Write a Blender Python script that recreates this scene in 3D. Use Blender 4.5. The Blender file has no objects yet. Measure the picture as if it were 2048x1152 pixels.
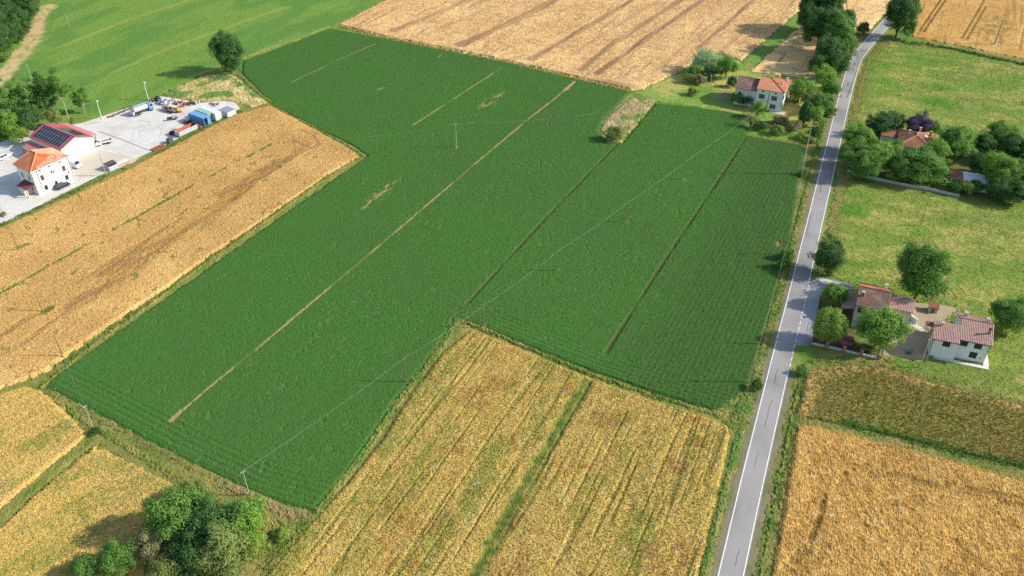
import bpy, bmesh, math, random
import numpy as np
from mathutils import Vector

# ------------------------------------------------------------------ camera, sky, sun, exposure
scene = bpy.context.scene
CAM_H = 120.0; PITCH = math.radians(36.0); FPX = 1700.0; PW, PH = 2048, 1152
cd = bpy.data.cameras.new('camera'); cam = bpy.data.objects.new('camera', cd)
scene.collection.objects.link(cam); scene.camera = cam
cam.location = (0, 0, CAM_H); cam.rotation_euler = (math.pi/2 - PITCH, 0, 0)
cd.sensor_fit = 'HORIZONTAL'; cd.sensor_width = 36.0; cd.lens = 36.0*FPX/PW
cd.clip_start = 1.0; cd.clip_end = 20000.0
SUN_ELEV = math.radians(32.0); SUN_AZ = math.radians(91.5)      # azimuth clockwise from +Y: the sun stands to the right
world = bpy.data.worlds.new('World'); scene.world = world; world.use_nodes = True
wn = world.node_tree.nodes; wl = world.node_tree.links
bg = wn['Background']; sky = wn.new('ShaderNodeTexSky'); sky.sky_type = 'NISHITA'; sky.sun_disc = False
sky.sun_elevation = SUN_ELEV; sky.sun_rotation = SUN_AZ; sky.air_density = 1.2; sky.dust_density = 1.0
wl.new(sky.outputs[0], bg.inputs[0]); bg.inputs[1].default_value = 0.145
sl = bpy.data.lights.new('sun', 'SUN'); sun = bpy.data.objects.new('sun', sl); scene.collection.objects.link(sun)
sl.energy = 4.3; sl.angle = math.radians(0.53); sl.color = (1.0, 0.94, 0.84)
sd = Vector((math.sin(SUN_AZ)*math.cos(SUN_ELEV), math.cos(SUN_AZ)*math.cos(SUN_ELEV), math.sin(SUN_ELEV)))
sun.rotation_euler = sd.to_track_quat('Z', 'Y').to_euler(); sun.location = (200, 0, 200)
scene.view_settings.view_transform = 'Standard'; scene.view_settings.look = 'None'
scene.view_settings.exposure = 0.60; scene.view_settings.gamma = 1.0
scene.render.engine = 'CYCLES'
scene.cycles.use_denoising = False

# ------------------------------------------------------------------ helpers
rng = np.random.default_rng(7); random.seed(7)
COL = scene.collection

def P(px, py, z=0.0):
    """ground (or height z) point under a photograph pixel"""
    u = (px-1024)/FPX; v = -(py-576)/FPX
    dy = math.cos(PITCH)+v*math.sin(PITCH); dz = -math.sin(PITCH)+v*math.cos(PITCH)
    t = (z-CAM_H)/dz
    return (u*t, dy*t)

def lin(c):
    c = c/255.0
    return c/12.92 if c <= 0.04045 else ((c+0.055)/1.055)**2.4
WHITE = 1.35
def S(r, g, b, k=1.0):
    return tuple(min(0.9, lin(c)/WHITE*k) for c in (r, g, b))+(1.0,)

def tag(o, label=None, cat=None, group=None, kind=None):
    if label: o['label'] = label
    if cat: o['category'] = cat
    if group: o['group'] = group
    if kind: o['kind'] = kind
    return o

def empty(name, x, y, z=0.0, ang=0.0):
    o = bpy.data.objects.new(name, None); COL.objects.link(o)
    o.location = (x, y, z); o.rotation_euler = (0, 0, ang); o.empty_display_size = 0.5
    return o

def copy_tree(o, parent=None):
    c = o.copy(); COL.objects.link(c); c.parent = parent
    for ch in o.children: copy_tree(ch, c)
    return c

def mesh_np(name, verts, faces, mats, parent=None, smooth=False, attrs=None):
    verts = np.asarray(verts, dtype=np.float32); faces = np.asarray(faces, dtype=np.int32)
    me = bpy.data.meshes.new(name); k = faces.shape[1]
    me.vertices.add(len(verts)); me.vertices.foreach_set('co', verts.ravel())
    me.loops.add(faces.size); me.loops.foreach_set('vertex_index', faces.ravel())
    me.polygons.add(len(faces))
    me.polygons.foreach_set('loop_start', np.arange(0, faces.size, k, dtype=np.int32))
    me.polygons.foreach_set('use_smooth', np.full(len(faces), smooth))
    for a, val in (attrs or {}).items():
        at = me.attributes.new(a, 'FLOAT', 'POINT'); at.data.foreach_set('value', np.asarray(val, dtype=np.float32))
    me.update(calc_edges=True)
    me.materials.append(mats)
    o = bpy.data.objects.new(name, me); COL.objects.link(o); o.parent = parent
    return o

class MB:
    """collects simple shapes into one mesh"""
    def __init__(s): s.v = []; s.f = []; s.uv = []
    def add(s, vs, fs, uvs=None):
        n = len(s.v); s.v += [tuple(p) for p in vs]
        for i, f in enumerate(fs):
            s.f.append(tuple(n+k for k in f)); s.uv.append(uvs[i] if uvs else None)
        return s
    def box(s, x0, x1, y0, y1, z0, z1):
        vs = [(x0,y0,z0),(x1,y0,z0),(x1,y1,z0),(x0,y1,z0),(x0,y0,z1),(x1,y0,z1),(x1,y1,z1),(x0,y1,z1)]
        return s.add(vs, [(0,3,2,1),(4,5,6,7),(0,1,5,4),(1,2,6,5),(2,3,7,6),(3,0,4,7)])
    def frustum(s, b, t):
        """b, t: (x0,x1,y0,y1,z)"""
        vs = [(b[0],b[2],b[4]),(b[1],b[2],b[4]),(b[1],b[3],b[4]),(b[0],b[3],b[4]),(t[0],t[2],t[4]),(t[1],t[2],t[4]),(t[1],t[3],t[4]),(t[0],t[3],t[4])]
        return s.add(vs, [(0,3,2,1),(4,5,6,7),(0,1,5,4),(1,2,6,5),(2,3,7,6),(3,0,4,7)])
    def tube(s, pts, rs, n=6):
        pts = [Vector(p) for p in pts]
        if not isinstance(rs, (list, tuple)): rs = [rs]*len(pts)
        vs = []
        for i, p in enumerate(pts):
            d = (pts[min(i+1, len(pts)-1)]-pts[max(i-1, 0)]).normalized()
            a = d.cross(Vector((0, 0, 1)))
            if a.length < 1e-3: a = Vector((1, 0, 0))
            a.normalize(); b = d.cross(a)
            for k in range(n):
                t = 2*math.pi*k/n; vs.append(p+a*(rs[i]*math.cos(t))+b*(rs[i]*math.sin(t)))
        fs = []
        for i in range(len(pts)-1):
            for k in range(n): fs.append((i*n+k, i*n+(k+1) % n, (i+1)*n+(k+1) % n, (i+1)*n+k))
        fs.append(tuple(range(n-1, -1, -1))); fs.append(tuple((len(pts)-1)*n+k for k in range(n)))
        return s.add(vs, fs)
    def extr(s, prof, y0, y1, tap=None):
        """profile in x,z extruded along y; tap(z) gives the share of the half width at that height"""
        n = len(prof); vs = []
        for sgn, y in ((0, y0), (1, y1)):
            for x, z in prof:
                k = tap(z) if tap else 1.0; m = (y0+y1)/2
                vs.append((x, m+(y-m)*k, z))
        fs = [tuple(range(n)), tuple(range(2*n-1, n-1, -1))]
        for i in range(n): fs.append((i, i+n, (i+1) % n+n, (i+1) % n))
        return s.add(vs, fs)
    def poly(s, pts, z0, z1):
        n = len(pts)
        vs = [(x, y, z0) for x, y in pts]+[(x, y, z1) for x, y in pts]
        fs = [tuple(range(n-1, -1, -1)), tuple(range(n, 2*n))]
        for i in range(n): fs.append((i, (i+1) % n, (i+1) % n+n, i+n))
        return s.add(vs, fs)
    def build(s, name, m, parent=None, bevel=0.0, smooth=False):
        me = bpy.data.meshes.new(name); me.from_pydata(s.v, [], s.f)
        if any(u is not None for u in s.uv):
            l = me.uv_layers.new(name='UVMap'); i = 0
            for f, u in zip(s.f, s.uv):
                for k in range(len(f)):
                    l.data[i].uv = u[k] if u else (0, 0); i += 1
        bm = bmesh.new(); bm.from_mesh(me)
        bmesh.ops.recalc_face_normals(bm, faces=bm.faces)
        if bevel > 0:
            bmesh.ops.bevel(bm, geom=list(bm.edges), offset=bevel, segments=2, affect='EDGES', clamp_overlap=True)
        bm.to_mesh(me); bm.free()
        if smooth:
            me.polygons.foreach_set('use_smooth', [True]*len(me.polygons))
        me.materials.append(m); me.update()
        o = bpy.data.objects.new(name, me); COL.objects.link(o); o.parent = parent
        return o

# ---- numpy noise
def _h(ix, iy, seed):
    n = (ix.astype(np.int64)*374761393+iy.astype(np.int64)*668265263+seed*1442695041) & 0xFFFFFFFF
    n = ((n ^ (n >> 13))*1274126177) & 0xFFFFFFFF
    n = ((n ^ (n >> 15))*2246822519) & 0xFFFFFFFF
    return ((n ^ (n >> 16)) & 0xFFFFFF)/float(0xFFFFFF)
def vnoise(x, y, seed=0):
    ix = np.floor(x); iy = np.floor(y); fx = x-ix; fy = y-iy
    fx = fx*fx*(3-2*fx); fy = fy*fy*(3-2*fy)
    a = _h(ix, iy, seed); b = _h(ix+1, iy, seed); c = _h(ix, iy+1, seed); d = _h(ix+1, iy+1, seed)
    return (a*(1-fx)+b*fx)*(1-fy)+(c*(1-fx)+d*fx)*fy
def fbm(x, y, seed=0, oct=3):
    t = 0; a = 0.5; n = 0
    for o in range(oct):
        t = t+a*vnoise(x*2**o+17.3*o, y*2**o-9.1*o, seed+o); n += a; a *= 0.55
    return t/n
def sstep(a, b, x):
    t = np.clip((x-a)/(b-a), 0, 1); return t*t*(3-2*t)
def seg_dist(x, y, pts):
    """distance to a polyline and the length along it"""
    best = np.full(x.shape, 1e9); along = np.zeros(x.shape); L = 0
    for (ax, ay), (bx, by) in zip(pts[:-1], pts[1:]):
        dx, dy = bx-ax, by-ay; l2 = dx*dx+dy*dy+1e-9
        t = np.clip(((x-ax)*dx+(y-ay)*dy)/l2, 0, 1)
        d = np.hypot(x-ax-t*dx, y-ay-t*dy); m = d < best
        best = np.where(m, d, best); along = np.where(m, L+t*math.sqrt(l2), along); L += math.sqrt(l2)
    return best, along
def inpoly(x, y, pts):
    r = np.zeros(x.shape, bool); n = len(pts)
    for i in range(n):
        ax, ay = pts[i]; bx, by = pts[(i+1) % n]
        if ay == by: continue
        r ^= ((ay > y) != (by > y)) & (x < (bx-ax)*(y-ay)/(by-ay)+ax)
    return r
def W(pl): return [P(x, y) for x, y in pl]

ROW = math.radians(27.0)
def field(name, poly, cell, hfun, mat_, label, cat=None, ang=ROW, edge=0.5, kind='stuff', inside=None, jit=0.33, drop=True, group=None, ramp=0.9):
    """crop or turf as a real relief: a fine grid in row direction, its border uneven, heights and colour masks from hfun"""
    ca, sa = math.cos(ang), math.sin(ang)
    A = np.array(poly); R_ = A[:, 0]*sa+A[:, 1]*ca; S_ = A[:, 0]*ca-A[:, 1]*sa
    r0, r1, s0, s1 = R_.min()-2, R_.max()+2, S_.min()-2, S_.max()+2
    nr, ns = int((r1-r0)/cell)+1, int((s1-s0)/cell)+1
    r, s = np.meshgrid(r0+cell*np.arange(nr), s0+cell*np.arange(ns), indexing='ij')
    xc = (r+cell/2)*sa+(s+cell/2)*ca; yc = (r+cell/2)*ca-(s+cell/2)*sa
    nx = xc+edge*2*(fbm(xc*0.7, yc*0.7, 91)-0.5)*2+edge*(_h(np.floor(xc*4), np.floor(yc*4), 5)-0.5)
    ny = yc+edge*2*(fbm(xc*0.7, yc*0.7, 77)-0.5)*2
    m = inside(nx, ny) if inside else inpoly(nx, ny, poly)
    m[-1, :] = False; m[:, -1] = False
    use = np.zeros((nr, ns), int)
    for a in (0, 1):
        for b in (0, 1): use[a:, b:] += m[:nr-a, :ns-b]
    vm = use > 0
    idx = np.full((nr, ns), -1, np.int64); idx[vm] = np.arange(vm.sum())
    rr, ss = r[vm], s[vm]
    full = use[vm] == 4
    rr = rr+(rng.random(rr.shape)-0.5)*2*jit*cell; ss = ss+(rng.random(rr.shape)-0.5)*2*jit*cell
    X = rr*sa+ss*ca; Y = rr*ca-ss*sa
    h, attrs = hfun(X, Y, rr, ss)
    if drop:
        if inside is None:
            db = seg_dist(X, Y, list(poly)+[poly[0]])[0]; h = 0.03+(h-0.03)*sstep(-0.1, ramp, db-0.5*(fbm(X/1.3, Y/1.3, 55)-0.4))
        h = np.where(full, h, 0.0)
    i, j = np.nonzero(m)
    F = np.stack([idx[i, j], idx[i, j+1], idx[i+1, j+1], idx[i+1, j]], 1)
    F = F[:, ::-1]
    o = mesh_np(name, np.stack([X, Y, h], 1), F, mat_, attrs=attrs, smooth=False)
    tag(o, label, cat, kind=kind, group=group)
    return o

# ------------------------------------------------------------------ materials
def new_mat(name):
    m = bpy.data.materials.new(name); m.use_nodes = True
    nt = m.node_tree; b = nt.nodes['Principled BSDF']
    b.inputs['Roughness'].default_value = 0.85
    b.inputs['Specular IOR Level'].default_value = 0.25
    return m, nt, b
def N(nt, t, **kw):
    n = nt.nodes.new(t)
    for k, v in kw.items():
        if k in n.inputs: n.inputs[k].default_value = v
        else: setattr(n, k, v)
    return n
def mixc(nt, fac, a, b):
    n = nt.nodes.new('ShaderNodeMix'); n.data_type = 'RGBA'
    for sock, v in ((n.inputs[0], fac), (n.inputs[6], a), (n.inputs[7], b)):
        if hasattr(v, 'is_output'): nt.links.new(v, sock)
        else: sock.default_value = v
    return n.outputs[2]
def pos(nt, scale=(1, 1, 1), ang=0.0, obj=False):
    mp = nt.nodes.new('ShaderNodeMapping'); mp.vector_type = 'TEXTURE'; mp.inputs['Rotation'].default_value = (0, 0, -ang); mp.inputs['Scale'].default_value = tuple(1/s_ for s_ in scale)
    if obj: nt.links.new(nt.nodes.new('ShaderNodeTexCoord').outputs['Object'], mp.inputs[0])
    else: nt.links.new(nt.nodes.new('ShaderNodeNewGeometry').outputs['Position'], mp.inputs[0])
    return mp.outputs[0]
def noise(nt, vec, scale, detail=3.0, rough=0.55, lo=0.35, hi=0.65):
    n = N(nt, 'ShaderNodeTexNoise', Scale=scale, Detail=detail, Roughness=rough)
    nt.links.new(vec, n.inputs['Vector'])
    r = nt.nodes.new('ShaderNodeMapRange'); r.inputs[1].default_value = lo; r.inputs[2].default_value = hi
    nt.links.new(n.outputs[0], r.inputs[0])
    return r.outputs[0]
def attr(nt, name, inst=False):
    a = nt.nodes.new('ShaderNodeAttribute'); a.attribute_name = name
    if inst: a.attribute_type = 'INSTANCER'
    return a.outputs['Fac']

COVER = {}; TUFTM = {}
def tufts(o, kind, density, r, h, tilt=0.5, avoid=(), seed=1, dirz=0.0):
    """plants on the relief: small upright shapes strewn over the field (geometry nodes), so that the crop has real grain and gaps"""
    mname = o.data.materials[0].name
    if mname not in TUFTM: TUFTM[mname] = cover_mat(*COVER[mname])
    ng = bpy.data.node_groups.new('plants', 'GeometryNodeTree')
    ng.interface.new_socket('Geometry', in_out='INPUT', socket_type='NodeSocketGeometry'); ng.interface.new_socket('Geometry', in_out='OUTPUT', socket_type='NodeSocketGeometry')
    n = ng.nodes; l = ng.links
    gi = n.new('NodeGroupInput'); go = n.new('NodeGroupOutput'); dp = n.new('GeometryNodeDistributePointsOnFaces')
    dp.inputs['Density'].default_value = density; dp.inputs['Seed'].default_value = seed
    l.new(gi.outputs[0], dp.inputs['Mesh']); pts = dp.outputs['Points']
    for a_ in avoid:
        na = n.new('GeometryNodeInputNamedAttribute'); na.data_type = 'FLOAT'; na.inputs['Name'].default_value = a_
        cp = n.new('FunctionNodeCompare'); cp.data_type = 'FLOAT'; cp.operation = 'GREATER_THAN'; cp.inputs[1].default_value = 0.35
        l.new(na.outputs[0], cp.inputs[0]); dg = n.new('GeometryNodeDeleteGeometry'); dg.domain = 'POINT'
        l.new(pts, dg.inputs['Geometry']); l.new(cp.outputs[0], dg.inputs['Selection']); pts = dg.outputs[0]
    if kind == 'spike':
        pr = n.new('GeometryNodeMeshCone'); pr.fill_type = 'NONE'
        pr.inputs['Vertices'].default_value = 4; pr.inputs['Radius Top'].default_value = r*0.25; pr.inputs['Radius Bottom'].default_value = r; pr.inputs['Depth'].default_value = h
    else:
        pr = n.new('GeometryNodeMeshIcoSphere'); pr.inputs['Radius'].default_value = r; pr.inputs['Subdivisions'].default_value = 1
    sm = n.new('GeometryNodeSetMaterial'); sm.inputs['Material'].default_value = TUFTM[mname]; l.new(pr.outputs['Mesh'], sm.inputs['Geometry'])
    rv = n.new('FunctionNodeRandomValue'); rv.data_type = 'FLOAT_VECTOR'; rv.inputs[0].default_value = (-tilt, -tilt, 0 if not dirz else dirz-0.5); rv.inputs[1].default_value = (tilt, tilt, 6.28 if not dirz else dirz+0.5)
    if dirz: rv.inputs[0].default_value[0] = tilt*0.5; rv.inputs[1].default_value[0] = tilt*1.2; rv.inputs[0].default_value[1] = -.3; rv.inputs[1].default_value[1] = .3
    rs = n.new('FunctionNodeRandomValue'); rs.data_type = 'FLOAT_VECTOR'; rs.inputs[0].default_value = (.6, .6, .5); rs.inputs[1].default_value = (1.35, 1.35, 1.3)
    io = n.new('GeometryNodeInstanceOnPoints'); l.new(pts, io.inputs['Points']); l.new(sm.outputs[0], io.inputs['Instance'])
    l.new(rv.outputs[0], io.inputs['Rotation']); l.new(rs.outputs[0], io.inputs['Scale'])
    jg = n.new('GeometryNodeJoinGeometry'); l.new(io.outputs[0], jg.inputs[0]); l.new(gi.outputs[0], jg.inputs[0]); l.new(jg.outputs[0], go.inputs[0])
    md = o.modifiers.new('plants', 'NODES'); md.node_group = ng
    return o

def cover_mat(name, c, fine=3.0, patch=0.05, ang=ROW, stretch=4.0, attrs=(), gain=(1, 1, 1), fine2=0.8, inst=False):
    """ground cover: four tones c mixed by fine, row-wise and patch noise; attrs = (mask attribute, colour)"""
    if not inst: COVER[name] = (name+'_tuft', list(c), fine, patch, ang, stretch, list(attrs), gain, fine2, True)
    gg = lambda q: tuple(min(.9, q[i]*gain[i]) for i in range(3))+(1.0,)
    c = [gg(q) for q in c]; attrs = [(n_, q if n_ in ('soil', 'dark', 'brown') else gg(q)) for n_, q in attrs]
    m, nt, b = new_mat(name)
    w = pos(nt); rw = pos(nt, (1.0, 1.0/stretch, 1.0), ang)
    col = mixc(nt, noise(nt, w, fine, 2.0, 0.6, 0.3, 0.7), c[0], c[1])
    col = mixc(nt, noise(nt, rw, fine2, 3.0, 0.6, 0.42, 0.68), col, c[2])
    col = mixc(nt, noise(nt, w, patch, 4.0, 0.6, 0.42, 0.70), col, c[3])
    for a, cc in attrs: col = mixc(nt, attr(nt, a, inst), col, cc)
    nt.links.new(col, b.inputs['Base Color'])
    b.inputs['Roughness'].default_value = 0.9; b.inputs['Specular IOR Level'].default_value = 0.1
    return m
def plain_mat(name, c, rough=0.7, var=0.25, scale=1.5, metal=0.0, spec=0.3, c2=None, lo=0.4, hi=0.7):
    """painted or bare surface with streaky wear"""
    m, nt, b = new_mat(name)
    d = c2 or tuple(x*(1-var) for x in c[:3])+(1,)
    w = pos(nt, (1, 1, 0.5), obj=True)
    col = mixc(nt, noise(nt, w, scale, 5.0, 0.65, lo, hi), c, d)
    nt.links.new(col, b.inputs['Base Color'])
    b.inputs['Roughness'].default_value = rough; b.inputs['Metallic'].default_value = metal; b.inputs['Specular IOR Level'].default_value = spec
    return m
def tile_mat(name, c, c2, c3, w=0.3, h=0.4, patch=0.25):
    """clay tiles: every tile its own tone (brick cells in roof metres), weathered patches"""
    m, nt, b = new_mat(name)
    uv = nt.nodes.new('ShaderNodeUVMap').outputs[0]
    br = N(nt, 'ShaderNodeTexBrick', Scale=1.0); br.offset = 0.5
    br.inputs['Color1'].default_value = c; br.inputs['Color2'].default_value = c2
    br.inputs['Mortar'].default_value = tuple(x*0.45 for x in c[:3])+(1,)
    br.inputs['Brick Width'].default_value = w; br.inputs['Row Height'].default_value = h; br.inputs['Mortar Size'].default_value = 0.02
    nt.links.new(uv, br.inputs['Vector'])
    col = mixc(nt, noise(nt, uv, patch, 5.0, 0.7, 0.45, 0.65), br.outputs['Color'], c3)
    col = mixc(nt, noise(nt, uv, 2.5, 3.0, 0.7, 0.5, 0.8), col, c)
    nt.links.new(col, b.inputs['Base Color']); b.inputs['Roughness'].default_value = 0.85
    return m
def glass_mat(name, c=(0.02, 0.025, 0.03, 1)):
    m, nt, b = new_mat(name); b.inputs['Base Color'].default_value = c
    b.inputs['Roughness'].default_value = 0.08; b.inputs['Specular IOR Level'].default_value = 0.6
    return m
def leaf_mat(name, c1, c2, c3, transl=0.35):
    m, nt, b = new_mat(name)
    a = attr(nt, 'tone')
    col = mixc(nt, a, c1, c2)
    rnd = nt.nodes.new('ShaderNodeObjectInfo').outputs['Random']
    mr = nt.nodes.new('ShaderNodeMath'); mr.operation = 'MULTIPLY'; mr.inputs[1].default_value = 0.55; nt.links.new(rnd, mr.inputs[0])
    col = mixc(nt, mr.outputs[0], col, c3)
    nt.links.new(col, b.inputs['Base Color']); b.inputs['Roughness'].default_value = 0.6; b.inputs['Specular IOR Level'].default_value = 0.2
    tr = nt.nodes.new('ShaderNodeBsdfTranslucent'); nt.links.new(col, tr.inputs[0])
    mx = nt.nodes.new('ShaderNodeMixShader'); mx.inputs[0].default_value = transl
    nt.links.new(b.outputs[0], mx.inputs[1]); nt.links.new(tr.outputs[0], mx.inputs[2])
    nt.links.new(mx.outputs[0], nt.nodes['Material Output'].inputs[0])
    return m
# ------------------------------------------------------------------ the setting: ground, road, fields
M = {}
M['ground'] = cover_mat('verge_grass', [S(88,128,48,.95), S(118,148,62,.95), S(78,118,46,.95), S(170,160,92,.9)], 2.5, 0.09)
g = MB(); g.add([(-3000,-2000,0),(3000,-2000,0),(3000,5000,0),(-3000,5000,0)], [(0,1,2,3)])
tag(g.build('ground', M['ground']), kind='structure')

def catmull(pts, n=10):
    out = []; q = [pts[0]]+pts+[pts[-1]]
    for i in range(1, len(q)-2):
        p0, p1, p2, p3 = (np.array(q[k]) for k in (i-1, i, i+1, i+2))
        for t in np.arange(n)/n:
            out.append(tuple(0.5*((2*p1)+(-p0+p2)*t+(2*p0-5*p1+4*p2-p3)*t*t+(-p0+3*p1-3*p2+p3)*t**3)))
    return out+[pts[-1]]
ROADC = catmull([(2,2),(20,46),(35.9,85.1),(44.8,107.1),(57.9,138.8),(70.3,168.5),(99.0,237.8),(114.6,275.6),(126.8,303.8),(133.6,317.5),(143.2,332.8),(154.2,349.8),(166,368),(184,396),(206,432),(260,520),(330,640)], 12)
def offset(pts, d):
    o = []
    for i, p in enumerate(pts):
        a = pts[max(i-1, 0)]; b = pts[min(i+1, len(pts)-1)]
        dx, dy = b[0]-a[0], b[1]-a[1]; l = math.hypot(dx, dy)
        o.append((p[0]+dy/l*d, p[1]-dx/l*d))
    return o
def ribbon(name, pts, d0, d1, z, m, skirt=0.0):
    A, B = offset(pts, d0), offset(pts, d1); n = len(pts); b = MB()
    b.add([(x, y, z) for x, y in A]+[(x, y, z) for x, y in B], [(i, n+i, n+i+1, i+1) for i in range(n-1)])
    if skirt:
        for Q in (A, B):
            b.add([(x, y, z) for x, y in Q]+[(x, y, z-skirt) for x, y in Q], [(i, n+i, n+i+1, i+1) for i in range(n-1)])
    return b.build(name, m)
def asphalt(name, c, c2, crack=True):
    m, nt, b = new_mat(name)
    w = pos(nt); rw = pos(nt, (1, 0.06, 1), math.radians(22.5))
    col = mixc(nt, noise(nt, w, 9.0, 3, 0.7, 0.3, 0.7), c, c2)
    col = mixc(nt, noise(nt, rw, 0.9, 3, 0.6, 0.45, 0.75), col, tuple(x*0.72 for x in c[:3])+(1,))
    col = mixc(nt, noise(nt, w, 0.15, 4, 0.6, 0.5, 0.7), col, tuple(min(.9, x*1.15) for x in c[:3])+(1,))
    if crack:
        col = mixc(nt, noise(nt, pos(nt, (1, 0.02, 1), math.radians(22.5)), 1.6, 4, 0.75, 0.54, 0.62), col, tuple(x*0.80 for x in c[:3])+(1,))
        col = mixc(nt, noise(nt, pos(nt, (0.25, 1.0, 1), math.radians(22.5)), 0.35, 5, 0.8, 0.56, 0.63), col, tuple(x*0.72 for x in c[:3])+(1,))
        col = mixc(nt, noise(nt, pos(nt, (1, 0.008, 1), math.radians(22.5)), 9.0, 3, 0.8, 0.60, 0.64), col, tuple(x*0.62 for x in c[:3])+(1,))
        col = mixc(nt, noise(nt, w, 0.05, 2, 0.5, 0.45, 0.6), col, tuple(min(.9, x*1.12) for x in c[:3])+(1,))
    nt.links.new(col, b.inputs['Base Color']); b.inputs['Roughness'].default_value = 0.9
    return m
M['road'] = asphalt('asphalt', S(158,153,149), S(138,134,131))
tag(ribbon('road', ROADC, -2.15, 2.15, 0.07, M['road'], 0.08), kind='structure')
def paint_mat():
    m, nt, b = new_mat('road_paint')
    col = mixc(nt, noise(nt, pos(nt), 3.0, 4, 0.7, 0.42, 0.75), (0.85,0.85,0.83,1), S(185,182,178))
    nt.links.new(col, b.inputs['Base Color']); return m
M['paint'] = paint_mat()
tag(ribbon('road_edge_marking', ROADC, -1.97, -1.83, 0.075, M['paint']), kind='structure')
# the right-hand line is broken where the driveway of the roadside house joins
dr = [np.array(P(1604, 600)), np.array(P(1598, 668))]
ok = [(p[1] > P(1600,566)[1] or p[1] < P(1560,735)[1]) for p in ROADC]
k = 0
while k < len(ROADC)-1:
    if ok[k]:
        e = k
        while e+1 < len(ROADC) and ok[e+1]: e += 1
        tag(ribbon('road_edge_marking', ROADC[k:e+1], 1.83, 1.97, 0.075, M['paint']), kind='structure'); k = e+1
    else: k += 1
dense = catmull([P(1560,735), P(1572,690), P(1584,640), P(1596,594), P(1603,566)], 1)
cl = [p for p in ROADC if P(1560,740)[1] < p[1] < P(1600,560)[1]]
a_, b_ = np.array(P(1540+21,737)), None
L0, L1 = P(1579,737), P(1619,566)
for i in range(15):
    t0 = i/15+0.012; t1 = t0+0.042
    d0 = (L0[0]+(L1[0]-L0[0])*t0, L0[1]+(L1[1]-L0[1])*t0); d1 = (L0[0]+(L1[0]-L0[0])*t1, L0[1]+(L1[1]-L0[1])*t1)
    tag(ribbon('road_edge_marking', [d0, d1], -0.07, 0.07, 0.075, M['paint']), kind='structure')

M['patch'] = asphalt('patched_and_shaded_asphalt', S(118,114,112), S(100,97,95))
for q, (pl, w) in enumerate((([(1722,101),(1728,104)], .8), ([(1716,113),(1714,120)], .5), ([(1710,126),(1708,131)], .7), ([(1705,137),(1706,141)], .6), ([(1697,166),(1695,172)], .5), ([(1592,534),(1606,537),(1622,543)], .35),  # last strip of this row: a cast shadow laid across the road in dark colour
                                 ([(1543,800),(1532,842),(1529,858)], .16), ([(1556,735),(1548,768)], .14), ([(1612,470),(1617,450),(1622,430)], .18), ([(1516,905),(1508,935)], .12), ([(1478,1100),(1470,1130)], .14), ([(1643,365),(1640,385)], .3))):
    cpl = catmull(W(pl), 5); tag(ribbon('road_patch_and_shade', [(x+.12*math.sin(i*2.1), y) for i, (x, y) in enumerate(cpl)], -w/2, w/2, 0.0725, M['patch']), kind='structure')

# ---- relief functions
SIN = np.sin
def rnd(x): return rng.random(x.shape)
def lines(X, Y, spec, soft=0.3):
    """mask of lines [(px polyline, width m, strength)] with ragged borders"""
    m = np.zeros(X.shape)
    for pl, w, st in spec:
        d, al = seg_dist(X, Y, W(pl)); rag = w/2*(0.65+0.7*vnoise(al/1.5, al*0+3, 12))
        br = (0.35+0.65*sstep(0.30, 0.5, fbm(al/7, al*0+w, 19))) if w <= 0.6 else 1.0; m = np.maximum(m, br*st*(1-sstep(np.maximum(rag-soft*0.3, 0), rag+soft, d+0.25*(vnoise(X*2, Y*2, 4)-0.5))))
    return m
def blob(X, Y, px, py, a, b, ang=ROW, soft=0.5, seed=3, sc=2.0):
    """ragged elongated patch, a metres along the rows, b across"""
    x0, y0 = P(px, py); dx, dy = X-x0, Y-y0
    r = dx*math.sin(ang)+dy*math.cos(ang); s = dx*math.cos(ang)-dy*math.sin(ang)
    d = np.hypot(r/a, s/b)+0.9*(fbm(r/5, s/1.1, seed)-0.5)
    return 1-sstep(1-soft, 1+0.2, d)

LINE_A = [(345,842),(420,777),(512,703),(600,628),(745,506),(870,399),(960,322),(1057,240),(1105,203),(1150,165)]
c0_, c1_ = P(1213,705), P(1409,402); ANGC = math.atan2(c1_[0]-c0_[0], c1_[1]-c0_[1])
LINE_B = [(935,608),(1087,442),(1282,240),(1311,207)]
LINE_C = [(1213,705),(1282,596),(1338,508),(1409,402),(1456,331),(1477,298),(1495,272)]
GREEN = W([(85,770),(735,312),(700,290),(640,262),(545,212),(484,150),(486,122),(575,90),(660,57),(760,76),(1000,123),(1160,161),(1262,184),
           (1211,237),(1196,262),(1218,285),(1244,287),(1311,207),(1400,216),(1488,230),(1495,272),(1612,292),(1600,350),(1584,480),(1561,560),(1536,650),(1502,760),(1490,785),(1442,826),
           (1300,785),(1180,742),(1050,690),(945,648),(908,638),(880,690),(800,790),(740,880),(690,955),(626,1022),(575,1014),(500,985),(350,912),(210,836)])
HEAD_L = W([(85,770),(210,836),(350,912),(500,985),(626,1022)])
HEAD_B = W([(945,648),(1180,742),(1442,826)])
HEAD_T = W([(735,312),(545,212),(484,150)])
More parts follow.
